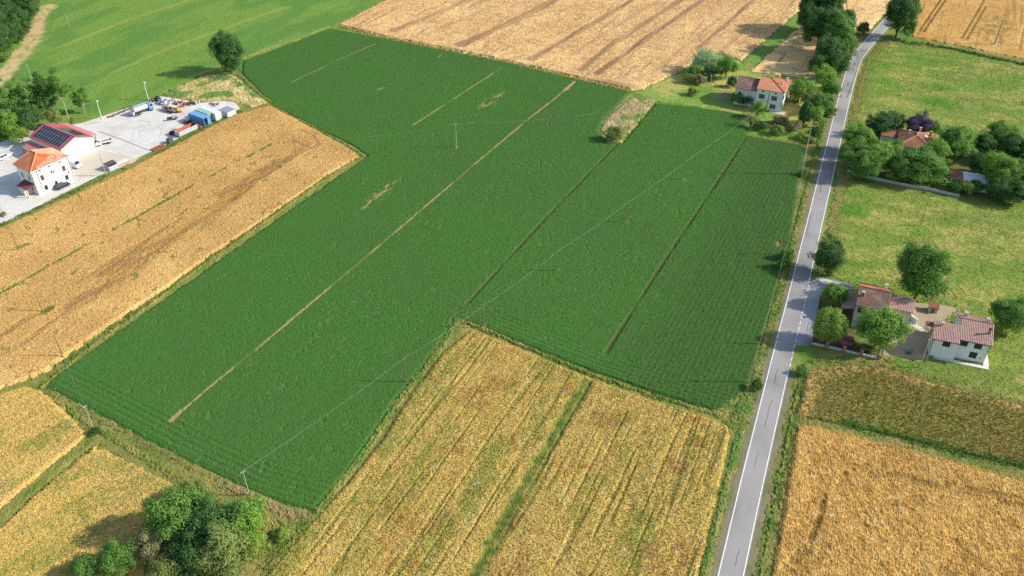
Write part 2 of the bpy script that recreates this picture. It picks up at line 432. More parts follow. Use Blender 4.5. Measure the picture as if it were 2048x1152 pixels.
def h_green(X, Y, r, s):
    n = fbm(X/0.5, Y/0.5, 1); big = fbm(X/14, Y/14, 2)
    rc = (X-c0_[0])*math.cos(ANGC)-(Y-c0_[1])*math.sin(ANGC); rows = 0.5+0.5*SIN(2*math.pi*rc/1.2); right = sstep(-5, 15, (X-P(1338,508)[0])*math.cos(ROW)-(Y-P(1338,508)[1])*math.sin(ROW))
    h = 0.34+0.09*(n-0.5)+0.05*rnd(X)+0.065*rows*(0.06+0.9*right)*(.5+.5*vnoise(X/9, Y/9, 66))
    # trampled / lumpy bands
    lump = sstep(0.52, 0.7, fbm(r/9, s/3.5, 8))*(1-right)
    h = h-0.08*lump*(vnoise(X/0.7, Y/0.7, 31) > 0.72)
    for hd in (HEAD_L, HEAD_B):
        d = seg_dist(X, Y, hd)[0]; h = h+np.where(d < 7, 0.05*SIN(2*math.pi*d/1.3), 0)
    soil = lines(X, Y, [(LINE_A, 0.30, 0.72), ([(827,252),(1006,136)], 0.3, 0.6), ([(584,166),(680,120),(752,89)], 0.2, 0.5), ([(756,181),(768,177)], 0.5, .5), ([(876,116),(883,112)], 0.5, 0.4),
                        ([(1132,181),(1150,165)], 0.9, .8), ([(345,842),(366,823)], 0.7, .7)])
    dark = lines(X, Y, [(LINE_B, 0.6, 1.0), (LINE_C, 0.6, 1.0)])
    soil = np.maximum(soil, blob(X, Y, 760, 392, 9, 2.2, seed=5)*sstep(.5, .7, fbm(r/2.5, s/0.5, 6))*0.7)
    soil = np.maximum(soil, blob(X, Y, 985, 203, 9, 2.5, seed=9)*sstep(.5, .7, fbm(r/3, s/0.45, 16))*0.6)
    soil = np.maximum(soil, blob(X, Y, 1560, 487, 3, 1.0, seed=19)*(fbm(r/3, s/1, 26) > 0.5)*0.8)
    for px, py in ((1118,543),(1253,446),(1370,361),(914,297),(967,655)):
        soil = np.maximum(soil, blob(X, Y, px, py, 1.0, 0.7, seed=px, soft=0.9)*0.55)
    soil = np.maximum(soil, 0.10*lump*(vnoise(X/0.7, Y/0.7, 31) > 0.80))
    cut = np.maximum(soil, dark)
    h = h*(1-0.85*cut)+0.05*cut
    return np.maximum(h, 0.03), {'soil': soil, 'dark': dark*(0.6+0.4*vnoise(X/2, Y/2, 7)), 'tone': sstep(0.35, 0.65, big), 'right': right*0.45}
M['green'] = cover_mat('soy_leaf', [S(44,108,46,1.25), S(66,140,58,1.25), S(56,124,46,1.2), S(58,122,54,1.2)], 2.2, 0.03, attrs=[('soil', S(205,170,118,.8)), ('dark', S(96,92,54,.7)), ('right', S(50,100,44,1.15))], gain=(1.34, .66, .74))  # 'dark': furrow soil, its colour deepened to stand for the shade inside
tufts(field('soybean_field', GREEN, 0.30, h_green, M['green'], edge=0.25, ang=ANGC, jit=0.25, label='large dark green crop field in the middle, crossed by thin straw coloured furrow lines'), 'ball', 6.5, .10, .2, .6, ('soil','dark'))

# left wheat between the yard and the green field
LWHEAT = W([(-150,530),(0,458),(135,398),(225,356),(330,302),(430,250),(478,229),(541,212),(640,265),(700,298),(722,314),(660,350),(560,420),(440,500),(330,580),(200,665),(92,745),(0,783),(-150,850)])
LW_LODGE = [(-100,740),(0,690),(170,590),(330,470),(480,380),(600,308)]
LW_LINE = [(-60,620),(0,590),(210,472),(397,367),(540,292)]
def h_lw(X, Y, r, s):
    n = fbm(X/0.55, Y/0.55, 21); n2 = fbm(r/6, s/1.2, 22)
    d, al = seg_dist(X, Y, W(LW_LODGE)); w = 3.0+5*fbm(al/12, al*0, 23)
    lodge = (1-sstep(w*0.5, w, d))*sstep(0.40, 0.55, fbm(r/14, s/3, 24))
    h = 0.50+0.14*(n-0.5)+0.10*rnd(X)+0.08*(n2-0.5)
    h = h-0.25*lodge*(0.3+0.9*fbm(r/5, s/0.8, 25))
    weed = lines(X, Y, [(LW_LINE, 0.9, 0.9), ([(-20,520),(20,505),(70,485)], 1.5, 0.7)])*sstep(0.35, 0.55, fbm(X/3, Y/3, 26))
    weed = np.maximum(weed, 0.5*blob(X, Y, 413, 452, 3, 1.2, seed=8)*rnd(X)); weed = np.maximum(weed, blob(X, Y, 95, 622, 2, 1.2, seed=18)*0.8)
    weed = np.maximum(weed, 0.5*(fbm(X/2, Y/2, 27) > 0.76))
    bare = np.maximum(lines(X, Y, [([(590,285),(622,300),(640,292),(625,272),(600,262)], 0.8, 0.7)]), (blob(X, Y, 600, 305, 8, 2, seed=4) > .5)*0.35)
    return np.maximum(h-0.25*weed, 0.1), {'lodge': lodge*(0.4+0.6*fbm(r/5, s/0.8, 25)), 'weed': weed, 'soil': bare, 'gold': 0.5*lodge*sstep(0.5, 0.62, fbm(r/6, s/0.7, 28))}
M['wheat_l'] = cover_mat('ripe_wheat', [S(226,178,104,1.2), S(196,140,70,1.15), S(214,166,92,1.2), S(232,182,104,1.2)], 2.4, 0.05, attrs=[('lodge', S(172,126,74,1.1)), ('gold', S(226,168,72,1.15)), ('weed', S(104,128,52)), ('soil', S(140,100,66))], gain=(.79,.89,1.08))
tufts(field('wheat_field', LWHEAT, 0.34, h_lw, M['wheat_l'], 'ripe tan wheat field between the farmyard and the green field, with flattened brown band'), 'spike', 9.0, .07, .28, .6, ('soil',))

# bottom middle, weedy barley
TRAM = [(1172,768),(1100,890),(1035,995),(950,1152),(905,1240)]
a0, a1 = P(1172,768), P(950,1152); ANG8 = math.atan2(a0[0]-a1[0], a0[1]-a1[1])
BWHEAT = W([(945,660),(1050,702),(1180,756),(1300,799),(1405,832),(1455,850),(1462,872),(1450,940),(1425,1040),(1398,1152),(1370,1290),(420,1290),(530,1152),(642,1022),(700,960),(760,885),(820,790),(890,700)])
def h_bw(X, Y, r, s):
    n = fbm(X/0.6, Y/0.6, 41); st = fbm(r/26+3*vnoise(s/6, r*0, 2), s/0.75, 42, 2); st2 = fbm(r/9, s/0.9, 43, 2)
    tram = lines(X+1.2*(fbm(X/1.6, Y/1.6, 48)-.5), Y, [(TRAM, 1.7, 1.0)], 1.3)*(0.6+0.4*vnoise(X/.8, Y/.8, 5))
    groove = sstep(0.60, 0.72, st)
    h = 0.48+0.16*(n-0.5)+0.13*rnd(X)+0.16*(st2-0.5)-0.18*groove-0.28*tram
    weed = sstep(0.44, 0.68, 0.6*fbm(r/16, s/5, 44)+0.4*fbm(X/1.2, Y/1.2, 45))
    weed = np.maximum(weed*0.85*(.4+.6*rnd(X)), 0.45*groove*(st2 > 0.45))
    pale = 0.35*sstep(0.66, 0.78, fbm(r/4, s/1.6, 46))*(rnd(X) > 0.6)
    return np.maximum(h, 0.08), {'weed': weed, 'tram': tram, 'pale': pale, 'rust': sstep(0.58, 0.72, fbm(X/6+40, Y/6, 47))*0.5}
M['wheat_b'] = cover_mat('weedy_barley', [S(218,182,96,1.25), S(176,140,60,1.15), S(200,166,78,1.2), S(206,170,86,1.2)], 2.6, 0.07, ang=ANG8, attrs=[('rust', S(176,124,62,1.1)), ('weed', S(132,140,54,1.15)), ('pale', S(234,214,160,1.1)), ('tram', S(72,104,30,1.0))], gain=(.85,.92,1.15))
tufts(field('barley_field', BWHEAT, 0.21, h_bw, M['wheat_b'], 'golden field streaked with green weeds at the bottom, split by one dark green track', ang=ANG8, edge=0.22), 'spike', 12.0, .065, .28, .55, ('tram',))

# bottom right, lodged wheat in swirls
RWHEAT = W([(1592,852),(1640,858),(1700,872),(1800,898),(1920,930),(2048,962),(2200,1000),(2200,1290),(1515,1290),(1541,1152),(1560,1040),(1580,930)])
def h_rw(X, Y, r, s):
    n = fbm(X/0.5, Y/0.5, 66); f1 = 0; f2 = 0; ws = 0
    for k_, (th_, sd2) in enumerate(((-0.95, 1), (-0.45, 2), (-1.5, 3), (0.3, 4))):
        u = X*math.cos(th_)+Y*math.sin(th_); v = -X*math.sin(th_)+Y*math.cos(th_); v = v+1.2*(fbm(X/4, Y/4, 60+k_)-.5)
        w_ = sstep(.42, .62, fbm(X/8+31*k_, Y/8-17*k_, 61+k_))+(0.35 if k_ == 0 else 0.02)
        f1 = f1+w_*fbm(u/3.0, v/0.55, 64+k_); f2 = f2+w_*fbm(u/5.0, v/1.7, 65+k_); ws = ws+w_
    f1 = f1/ws; f2 = 0.5*f2/ws+0.5*fbm(X/1.6, Y/1.6, 69)
    up = 1-sstep(2, 9, seg_dist(X, Y, W([(1592,852),(1700,872),(1920,930),(2200,1000)]))[0]); up = np.maximum(up, 1-sstep(1.5, 5, seg_dist(X, Y, offset(ROADC, 5.2))[0]))
    h = 0.44+(1-up)*(0.5*(f1-0.5)+0.55*(f2-0.5))+0.14*(n-0.5)+0.10*rnd(X)+up*0.12
    trk = lines(X, Y, [([(1610,1110),(1640,1030),(1650,985),(1672,955),(1690,950)], 0.9, 0.9), ([(1740,950),(1800,955),(1900,985),(2060,1020)], 1.0, 0.8), ([(1890,970),(1960,985),(2060,1005)], 0.8, .7), ([(1575,1140),(1600,1105)], 1.2, 0.7)])*sstep(.35, .5, fbm(X/2.5, Y/2.5, 67))
    h = np.maximum(h-0.30*trk, 0.06)
    return h, {'lodge': sstep(0.5, 0.64, 1-f2)*0.6, 'pale': sstep(0.58, 0.75, f1)*0.35, 'weed': trk*0.6, 'soil': np.zeros(X.shape)}
M['wheat_r'] = cover_mat('lodged_wheat', [S(226,172,82,1.2), S(188,130,48,1.15), S(208,150,64,1.15), S(220,162,72,1.2)], 2.6, 0.06, ang=0.9, attrs=[('lodge', S(182,126,50,1.1)), ('pale', S(240,200,126,1.15)), ('weed', S(140,100,44))], gain=(.96,1.20,1.95))
tufts(field('lodged_wheat_field', RWHEAT, 0.19, h_rw, M['wheat_r'], 'golden wheat field blown flat in swirls at the lower right beside the road', edge=0.4), 'spike', 12.0, .06, .62, 1.25, (), 2, 2.5)

# olive weedy field above it
OLIVE = W([(1612,742),(1700,728),(1770,738),(1850,762),(1950,788),(2048,812),(2200,850),(2200,980),(2048,940),(1920,910),(1800,880),(1700,856),(1600,838),(1590,830)])
def h_ol(X, Y, r, s):
    wx = X+3*(fbm(X/5, Y/5, 71)-0.5)*2; wy = Y+3*(fbm(X/5, Y/5, 72)-0.5)*2
    f = fbm(wx/2.5, wy/0.8, 73); n = fbm(X/0.6, Y/0.6, 74)
    dry = 1-sstep(0.5, 3.5, seg_dist(X, Y, W([(1612,745),(1700,728),(1770,738),(1850,762),(2048,812)]))[0]+2*(fbm(X/2, Y/2, 75)-.5)*2)
    dry = np.maximum(dry, 1-sstep(0.5, 3, seg_dist(X, Y, W([(1625,750),(1612,800),(1600,840)]))[0]))
    grn = 1-sstep(0.6, 2.0, seg_dist(X, Y, W([(1690,850),(1800,878),(1920,908),(2048,938),(2200,978)]))[0]+1*(n-.5))
    return np.maximum(0.38+0.34*(f-0.5)+0.2*(n-0.5)+0.11*rnd(X)+0.12*dry, 0.08), {'dry': dry*0.8*sstep(.3, .6, n), 'weed': grn*0.85}
M['olive'] = cover_mat('olive_weeds', [S(150,136,70,1.2), S(114,112,50,1.15), S(128,124,58,1.15), S(142,124,66,1.15)], 2.4, 0.06, ang=0.9, attrs=[('dry', S(214,176,108,1.1)), ('weed', S(74,108,40))], gain=(.95,1.0,1.0))
tufts(field('weed_field', OLIVE, 0.22, h_ol, M['olive'], 'dull olive brown overgrown field between the lower house and the golden wheat'), 'spike', 11.0, .06, .45, 1.0)

# bottom left, two wheat plots with a green path between
M['wheat_bl'] = cover_mat('pale_barley', [S(232,192,112,1.25), S(196,150,74,1.15), S(216,178,92,1.2), S(216,180,88,1.2)], 2.6, 0.08, ang=0.75, attrs=[('weed', S(150,150,64,1.15))], gain=(.78,.84,1.0))
def h_bl(X, Y, r, s):
    n = fbm(X/0.6, Y/0.6, 81); f = fbm(r/8, s/0.9, 82)
    weed = sstep(0.46, 0.66, 0.6*fbm(r/10, s/3, 83)+0.4*n)*0.7
    return np.maximum(0.45+0.18*(n-0.5)+0.12*rnd(X)+0.2*(f-0.5), 0.08), {'weed': weed}
tufts(field('barley_plot', W([(-150,860),(0,788),(50,772),(92,785),(178,870),(100,935),(0,1018),(-150,1150)]), 0.25, h_bl, M['wheat_bl'], 'pale barley plot at the far left edge, above the narrow grassy path', ang=math.radians(48)), 'spike', 11.0, .065, .28, .55)
tufts(field('barley_plot', W([(190,893),(262,925),(356,972),(325,1040),(310,1100),(250,1290),(-150,1290),(-150,1190),(0,1056),(100,965)]), 0.25, h_bl, M['wheat_bl'], 'pale barley plot in the bottom left corner beside the clump of trees', ang=math.radians(48)), 'spike', 11.0, .065, .28, .55)

# top stubble field with wheel tracks
TRK = [([(787,62),(937,0),(1000,-30)], 3.0, .7), ([(922,90),(1024,44),(1110,0),(1180,-36)], 4.0, .75), ([(1061,119),(1160,62),(1264,0),(1320,-34)], 2.4, .8), ([(1140,110),(1280,22),(1320,0)], 1.2, .45),
       ([(1161,140),(1224,88),(1361,0),(1420,-40)], 2.6, .7), ([(1194,147),(1299,72),(1404,0),(1465,-42)], 2.2, .9), ([(1394,97),(1450,50),(1506,0),(1550,-40)], 1.4, .8), ([(1430,110),(1540,20)], .8, .5), ([(1300,150),(1360,100),(1460,20)], .7, .4), ([(850,70),(980,15)], 1.4, .5)]
def h_st(X, Y, r, s):
    n = fbm(X/0.9, Y/0.9, 101); f = fbm(r/18, s/1.3, 102)
    wx = X+4*(fbm(X/6, Y/6, 103)-0.5)*2; wy = Y+4*(fbm(X/6, Y/6, 104)-0.5)*2
    sw = fbm(wx/3.2, wy/1.3, 105)
    trk = lines(X, Y, TRK, 1.2); hd = 1-sstep(0.8, 2.4, seg_dist(X, Y, W([(676,50),(760,72),(1000,119),(1160,157),(1268,181)]))[0])
    h = 0.32+0.28*(sw-0.5)+0.18*(n-0.5)+0.09*rnd(X)-0.20*trk+0.10*hd
    brown = np.maximum(trk*(0.5+0.9*f), sstep(0.56, 0.72, sw)*0.45); brown = np.maximum(brown, 0.75*sstep(0.60, 0.70, fbm(r/30, s/0.9, 106))*sstep(.4, .6, fbm(r/12, s/5, 107)))
    brown = np.maximum(brown, blob(X, Y, 1225, 168, 3, 9, seed=15, ang=ROW)*0.7)
    return np.maximum(h, 0.06), {'brown': np.clip(brown, 0, 1), 'weed': 0.35*hd*(n > .5)}
M['stubble'] = cover_mat('straw_stubble', [S(236,198,140,1.2), S(204,158,104,1.15), S(222,180,122,1.2), S(238,200,140,1.2)], 1.6, 0.05, attrs=[('brown', S(142,106,76,.9)), ('weed', S(132,130,70))], gain=(.93,.95,.95))
STUB = W([(676,50),(770,0),(860,-45),(1650,-45),(1603,0),(1598,22),(1545,68),(1482,122),(1440,105),(1410,112),(1385,128),(1345,150),(1285,179),(1264,181),(1160,157),(1000,119),(760,72)])
tufts(field('straw_field', STUB, 0.5, h_st, M['stubble'], 'peach coloured mown straw field at the top, with brown wheel tracks'), 'spike', 3.5, .09, .5, 1.4, ('brown',))
field('straw_field', W([(1515,128),(1560,88),(1603,50),(1650,10),(1690,0),(1700,40),(1660,120),(1640,158),(1600,156),(1560,150),(1500,142)]), 0.42, h_st, M['stubble'], 'small straw patch behind the farmhouse, striped by shadows of the tall trees')
field('straw_field', W([(1690,-40),(1690,60),(1720,62),(1742,58),(1775,22),(1800,0),(1840,-40)]), 0.5, h_st, M['stubble'], 'narrow straw strip between the tall trees and the bend of the road')
field('straw_field', W([(1835,0),(1850,-45),(2300,-45),(2300,175),(2048,119),(1930,95),(1822,74)]), 0.45, lambda X, Y, r, s: (lambda q: (q[0]-0.25*lines(X, Y, [([(1838,62),(1880,0),(1905,-40)], .8, 1), ([(1846,64),(1890,0),(1915,-40)], .8, 1), ([(1922,78),(1962,10),(1990,-40)], .7, .8), ([(1932,80),(1970,15)], .7, .8), ([(2036,100),(2048,50)], 1, .8)], .3), {'brown': np.maximum(q[1]['brown']*0.8, lines(X, Y, [([(1838,62),(1880,0),(1905,-40)], .7, .9), ([(1846,64),(1890,0),(1915,-40)], .7, .9), ([(1922,78),(1962,10),(1990,-40)], .7, .8), ([(1932,80),(1970,15)], .7, .8)], .3)), 'weed': blob(X, Y, 1990, 60, 20, 9, seed=4)*(fbm(X/2, Y/2, 9) > .5)*.5}))(h_st(X, Y, r, s)),
      cover_mat('golden_straw', [S(218,168,92,1.15), S(188,136,66,1.15), S(204,154,80,1.15), S(222,174,96,1.15)], 1.8, 0.05, attrs=[('brown', S(132,100,48)), ('weed', S(112,110,54))], gain=(.84,.88,1.0)), 'golden wheat field in the top right corner with paired tyre tracks')

# light green meadow, top left
def h_md(X, Y, r, s):
    n = fbm(X/0.9, Y/0.9, 111)
    pale = lines(X, Y, [([(-20,152),(100,102),(240,47),(380,0),(480,-38)], 1.3, .38), ([(165,170),(330,100),(512,35),(640,-10)], 1.8, .3), ([(60,145),(160,115)], 1.2, .3), ([(380,155),(486,118),(662,54)], 1.5, .45)], 0.8)
    path = lines(X, Y, [([(95,15),(80,30),(66,80),(30,125),(0,160),(-60,200)], 5.0, 1.0)], 2.0)*(0.35+0.65*sstep(0.25, 0.5, fbm(X/3, Y/3, 112)))
    return np.maximum(0.10+0.14*(n-0.5)+0.05*rnd(X)-.03*path, 0.03), {'pale': pale, 'soil': path, 'blue': sstep(0.5, 0.65, fbm(r/30, s/9, 113))}
MEADOW = W([(-200,345),(0,262),(60,245),(150,240),(165,243),(270,208),(322,190),(400,152),(462,140),(486,118),(660,54),(676,49),(770,-1),(860,-46),(-350,-46),(-350,345)])
M['meadow'] = cover_mat('meadow_grass', [S(98,150,58,1.15), S(122,168,72,1.15), S(92,148,60,1.1), S(108,160,66,1.15)], 1.2, 0.03, attrs=[('pale', S(172,186,98,1.1)), ('blue', S(92,150,62,1.1)), ('soil', S(206,178,128))], gain=(1.06,.76,.86))
tufts(field('meadow', MEADOW, 0.7, h_md, M['meadow'], 'light green meadow in the top left behind the farmyard', cat=None), 'ball', 1.0, .16, .2, .5, ('soil',))

# dry grass corner by the yard, the farmhouse lawn, fallow patch
def h_dry(X, Y, r, s):
    n = fbm(X/0.8, Y/0.8, 121); f = fbm(X/2.5, Y/2.5, 122)
    return np.maximum(0.25+0.5*(n-0.5)+0.12*rnd(X)+0.3*(f-.5), 0.04), {'weed': sstep(0.45, 0.62, fbm(X/5, Y/5, 123)), 'pale': sstep(0.55, 0.7, f)*.6}
M['dry'] = cover_mat('dry_grass', [S(206,180,106,1.15), S(170,146,78,1.1), S(188,166,92,1.1), S(198,170,100,1.1)], 2.0, 0.1, attrs=[('pale', S(228,206,140,1.1)), ('weed', S(112,138,62,1.05))], gain=(.86,.92,1.1))
field('dry_grass', W([(322,192),(360,172),(400,153),(458,147),(478,158),(500,178),(538,207),(500,214),(474,206),(440,200),(395,203),(350,194)]), 0.4, h_dry, M['dry'], 'dry yellow grass between the lone tree and the farmyard')
field('dry_grass', W([(1262,193),(1313,199),(1285,238),(1243,287),(1219,283),(1198,260),(1213,236)]), 0.34, h_dry, cover_mat('fallow', [S(176,160,112,1.1), S(142,132,84,1.1), S(160,146,96,1.1), S(168,146,104,1.1)], 2.0, 0.1, attrs=[('pale', S(196,180,136,1.1)), ('weed', S(112,132,60))]), 'small greyish fallow patch cut into the green field below the straw field')

# right-hand meadows, mown and patchy
def h_rm(X, Y, r, s):
    n = fbm(X/0.8, Y/0.8, 131); mow = fbm(r/3, s/16, 132)
    dry = sstep(0.47, 0.66, 0.55*fbm(X/16, Y/9, 133)+0.45*fbm(X/3.5, Y/2.2, 134))
    for px, py, a, b, st in ((1790,205,5,13,.9), (1800,160,3,9,.6), (1795,132,9,3,.7), (1760,225,4,8,.7), (1745,430,2,4,.8), (1720,515,3,3,.8), (1880,240,3,12,.7), (1985,170,6,12,.5), (1900,200,3,10,.5)):
        dry = np.maximum(dry, st*blob(X, Y, px, py, a, b, seed=px, soft=0.7))
    grn = np.zeros(X.shape)
    for px, py, a, b in ((1875,205,6,9), (1930,268,5,10), (1885,178,2,5), (1700,420,5,6), (1800,700,6,7)): grn = np.maximum(grn, blob(X, Y, px, py, a, b, seed=py, soft=0.6))
    return np.maximum(0.09+0.18*(n-0.5)+0.06*rnd(X)+0.08*(mow-.5), 0.03), {'dry': np.clip(dry*(1-grn), 0, 1)*(0.15+0.85*sstep(.3,.7,n))*.62, 'lush': np.maximum(grn*.8, 0.45*sstep(0.52, .66, fbm(X/12+9, Y/7, 135))), 'olive': sstep(.5, .7, mow)*.6}
M['rmeadow'] = cover_mat('mown_meadow', [S(146,158,74,1.1), S(120,142,58,1.1), S(132,150,66,1.1), S(150,154,80,1.1)], 1.8, 0.05, ang=-0.4, attrs=[('olive', S(128,136,70,1.05)), ('dry', S(212,184,112,1.1)), ('lush', S(92,142,44,1.05))], gain=(.77,.85,.74))
RM1 = W([(1735,120),(1765,92),(1790,84),(1830,88),(1930,108),(2048,134),(2300,190),(2300,330),(2060,290),(1960,285),(1700,290),(1702,262),(1712,215),(1722,170)])
tufts(field('pasture', RM1, 0.48, h_rm, M['rmeadow'], 'patchy mown pasture on the right between the bend of the road and the walled villa'), 'ball', 1.8, .16, .2, .5)
RM2 = W([(1692,355),(1780,375),(1920,405),(2048,420),(2250,470),(2250,860),(2048,805),(1950,780),(1850,752),(1775,728),(1765,716),(1845,725),(1860,660),(1910,612),(1830,606),(1700,570),(1660,550),(1655,520),(1672,440)])
tufts(field('pasture', RM2, 0.38, h_rm, M['rmeadow'], 'patchy green pasture around the two lower houses on the right'), 'ball', 2.5, .14, .2, .5)
LAWN = W([(1268,186),(1345,153),(1385,132),(1440,108),(1482,125),(1500,144),(1600,158),(1650,160),(1660,190),(1640,240),(1622,285),(1612,289),(1498,270),(1490,228),(1400,214),(1315,203),(1300,196)])
def h_lawn(X, Y, r, s):
    n = fbm(X/0.8, Y/0.8, 141); d = sstep(0.48, 0.66, fbm(X/6, Y/5, 142)); e = np.maximum(blob(X, Y, 1440, 170, 5, 4, seed=2), blob(X, Y, 1590, 215, 4, 6, seed=3))
    return np.maximum(0.09+0.16*(n-.5)+0.05*rnd(X), 0.03), {'dry': np.clip(0.5*d+0.8*e*(n > .4), 0, 1), 'soil': blob(X, Y, 1452, 193, 6, 4, seed=6)*.8}
tufts(field('lawn', LAWN, 0.42, h_lawn, cover_mat('lawn_grass', [S(108,146,58,1.1), S(130,160,70,1.1), S(112,146,56,1.1), S(148,160,84,1.1)], 1.8, 0.08, attrs=[('dry', S(206,180,104,1.1)), ('soil', S(150,138,112))]), 'mown lawn around the farmhouse beside the green field'), 'ball', 2.0, .14, .2, .5)
field('grass_strip', W([(1598,24),(1608,46),(1560,88),(1512,128),(1484,122),(1545,70)]), 0.45, h_lawn, M['meadow'], 'bright green grass strip between two straw fields behind the farmhouse')

# road verges, ditch sides and field margins
def verge(name, pl, w, c, label, cell=0.3, hh=0.25, attrs=None, z=0.0, pts=None, edge=0.45, tuft=5.0):
    pts = pts or W(pl); xs = [p[0] for p in pts]; ys = [p[1] for p in pts]
    box = [(min(xs)-w, min(ys)-w), (max(xs)+w, min(ys)-w), (max(xs)+w, max(ys)+w), (min(xs)-w, max(ys)+w)]
    sd_ = abs(hash(label)) % 97 if False else len(label)*7 % 97
    def hf(X, Y, r, s):
        n = fbm(X/0.6, Y/0.6, sd_); k = 1-sstep(0.35, 1.05, seg_dist(X, Y, pts)[0]/(w/2))
        return np.maximum((z+hh*0.5+hh*1.3*(n-.5)+hh*0.5*rnd(X))*k, 0.02), {}
    return field(name, box, cell, hf, c, label, inside=lambda x, y: seg_dist(x, y, pts)[0] < w/2*(0.75+0.5*vnoise(x/3, y/3, sd_)), edge=edge, ang=math.radians(22.5)) if not tuft else tufts(field(name, box, cell, hf, c, label, inside=lambda x, y: seg_dist(x, y, pts)[0] < w/2*(0.75+0.5*vnoise(x/3, y/3, sd_)), edge=edge, ang=math.radians(22.5)), 'ball', tuft, .14, .2, .8)
M['gravel'] = cover_mat('roadside_grit', [S(160,148,122), S(126,116,92), S(140,128,100), S(112,118,72)], 4.0, 0.2)
M['strawv'] = cover_mat('dry_verge', [S(216,178,106,.75), S(182,150,84,.75), S(150,146,76,.75), S(176,160,92,.8)], 3.0, 0.2)
M['weedv'] = cover_mat('weed_verge', [S(82,116,46,1.05), S(110,138,58,1.05), S(92,122,50), S(160,152,82)], 2.2, 0.15)
M['weedy'] = cover_mat('yellow_weeds', [S(136,142,62,.9), S(100,122,50,.9), S(120,130,58,.9), S(176,160,92,.85)], 2.2, 0.15)
RC = [p for p in ROADC if 60 < p[1] < 345]
def h_rg(X, Y, r, s):
    n = fbm(X/0.7, Y/0.7, 151)
    return np.maximum(0.07+0.14*(n-.5)+0.07*rnd(X), 0.012), {}
M['rough'] = cover_mat('rough_grass', [S(104,130,56,.85), S(132,146,70,.85), S(150,146,80,.85), S(176,158,94,.85)], 2.2, 0.12)
tufts(field('rough_grass', W([(40,780),(92,772),(300,880),(640,1030),(900,640),(940,652),(680,1000),(560,1150),(500,1290),(250,1290),(310,1090),(350,975),(188,890),(90,965),(0,1058),(-150,1190),(-150,1140),(0,1015),(176,868),(90,788)]), 0.35, h_rg, M['rough'], 'rough grass strips around the lower left field corners', ramp=.2), 'ball', 4.0, .14, .2, .6)
tufts(field('rough_grass', offset(RC, -3.1)+offset(RC, -8.0)[::-1], 0.4, h_rg, M['rough'], 'rough grass verge on the left of the road', ramp=.2), 'ball', 4.0, .14, .2, .6)
for pl_, w_g, lab in (([(1592,846),(1700,864),(1800,888),(1920,918),(2048,950),(2180,985)], 4.0, 'rough grass strip between the olive field and the golden wheat'), ([(-60,815),(0,780),(95,760),(260,640),(400,535),(520,452),(640,365),(722,316)], 3.4, 'rough grass strip along the lower side of the left wheat'), ([(1610,742),(1700,722),(1790,738),(1900,770),(2060,815)], 4.0, 'rough grass strip above the olive field'), ([(-60,480),(0,455),(130,393),(220,350),(335,297),(430,245),(485,222),(545,210)], 3.2, 'rough grass strip between yard and left wheat'), ([(478,150),(545,210),(640,263),(728,313)], 3.0, 'rough grass strip at the upper end of the left wheat'), ([(1790,83),(1930,102),(2060,128),(2180,158)], 4.0, 'rough grass strip below the top right wheat'), ([(1490,270),(1560,282),(1620,292)], 2.5, 'rough grass strip below the farmhouse garden')):
    pw = W(pl_); tufts(field('rough_grass', offset(pw, -w_g/2)+offset(pw, w_g/2)[::-1], 0.4, h_rg, M['rough'], lab, ramp=.2), 'ball', 5.0, .13, .2, .6)
for part, lab in (([p for p in RC if p[1] > 172], 'rough grass verge on the right of the road above the driveway'), ([p for p in RC if p[1] < 137], 'rough grass verge on the right of the road below the driveway')):
    tufts(field('rough_grass', offset(part, 3.1)+offset(part, 7.0)[::-1], 0.4, h_rg, M['rough'], lab, ramp=.2), 'ball', 4.0, .14, .2, .6)
verge('road_shoulder', None, 2.2, M['gravel'], 'thin gritty shoulder along the left edge of the road', pts=offset(RC, -2.5), hh=0.05, edge=0.35, tuft=0)
verge('road_shoulder', None, 2.2, M['gravel'], 'sandy shoulder along the right edge of the road', pts=offset([p for p in RC if p[1] < 138], 2.55), hh=0.05, edge=0.35, tuft=0)
verge('ditch_grass', None, 1.8, M['weedv'], 'green weeds in the ditch along the left of the road', pts=offset([p for p in RC if p[1] < 290], -4.3), hh=0.35)
verge('ditch_grass', None, 1.1, M['weedv'], 'dark green weeds lining the right of the road below the houses', pts=offset([p for p in RC if p[1] < 140], 4.5), hh=0.45)
verge('dry_ditch', [(1622,332),(1606,420),(1592,480)], 1.2, M['strawv'], 'straw coloured ditch line between green field and road, upper stretch', hh=0.2)
verge('dry_ditch', [(1562,560),(1552,600),(1540,650),(1528,690)], 1.5, M['strawv'], 'straw coloured ditch line beside the road, across from the roadside house', hh=0.2)
verge('dry_ditch', [(1518,730),(1505,780),(1494,830),(1480,870)], 1.0, M['strawv'], 'straw coloured ditch line at the lower right corner of the green field', hh=0.2)
verge('dry_ditch', [(1470,900),(1448,1000),(1420,1100),(1395,1180)], 0.9, M['strawv'], 'pale dry grass line between the weedy golden field and the road', hh=0.25)
verge('dry_ditch', [(1768,88),(1738,120),(1722,165),(1713,215),(1704,262)], 1.2, M['strawv'], 'tan ditch line on the inside of the road bend beside the pasture', hh=0.2)
verge('dry_ditch', [(1676,400),(1664,450),(1655,490)], 0.7, M['strawv'], 'short tan ditch line between road and pasture above the roadside tree', hh=0.15)
verge('field_margin', [(85,775),(160,710),(260,640),(400,535),(520,452),(640,365),(715,318)], 1.7, M['weedy'], 'weedy margin between left wheat and green field', hh=0.45)
verge('ditch_bank', [(92,780),(210,846),(350,922),(430,962),(500,992)], 1.7, cover_mat('ditch_mud', [S(136,116,74), S(104,94,54), S(120,104,62), S(96,104,50)], 2.4, 0.2), 'brown ditch along the lower left edge of the green field', hh=0.12)
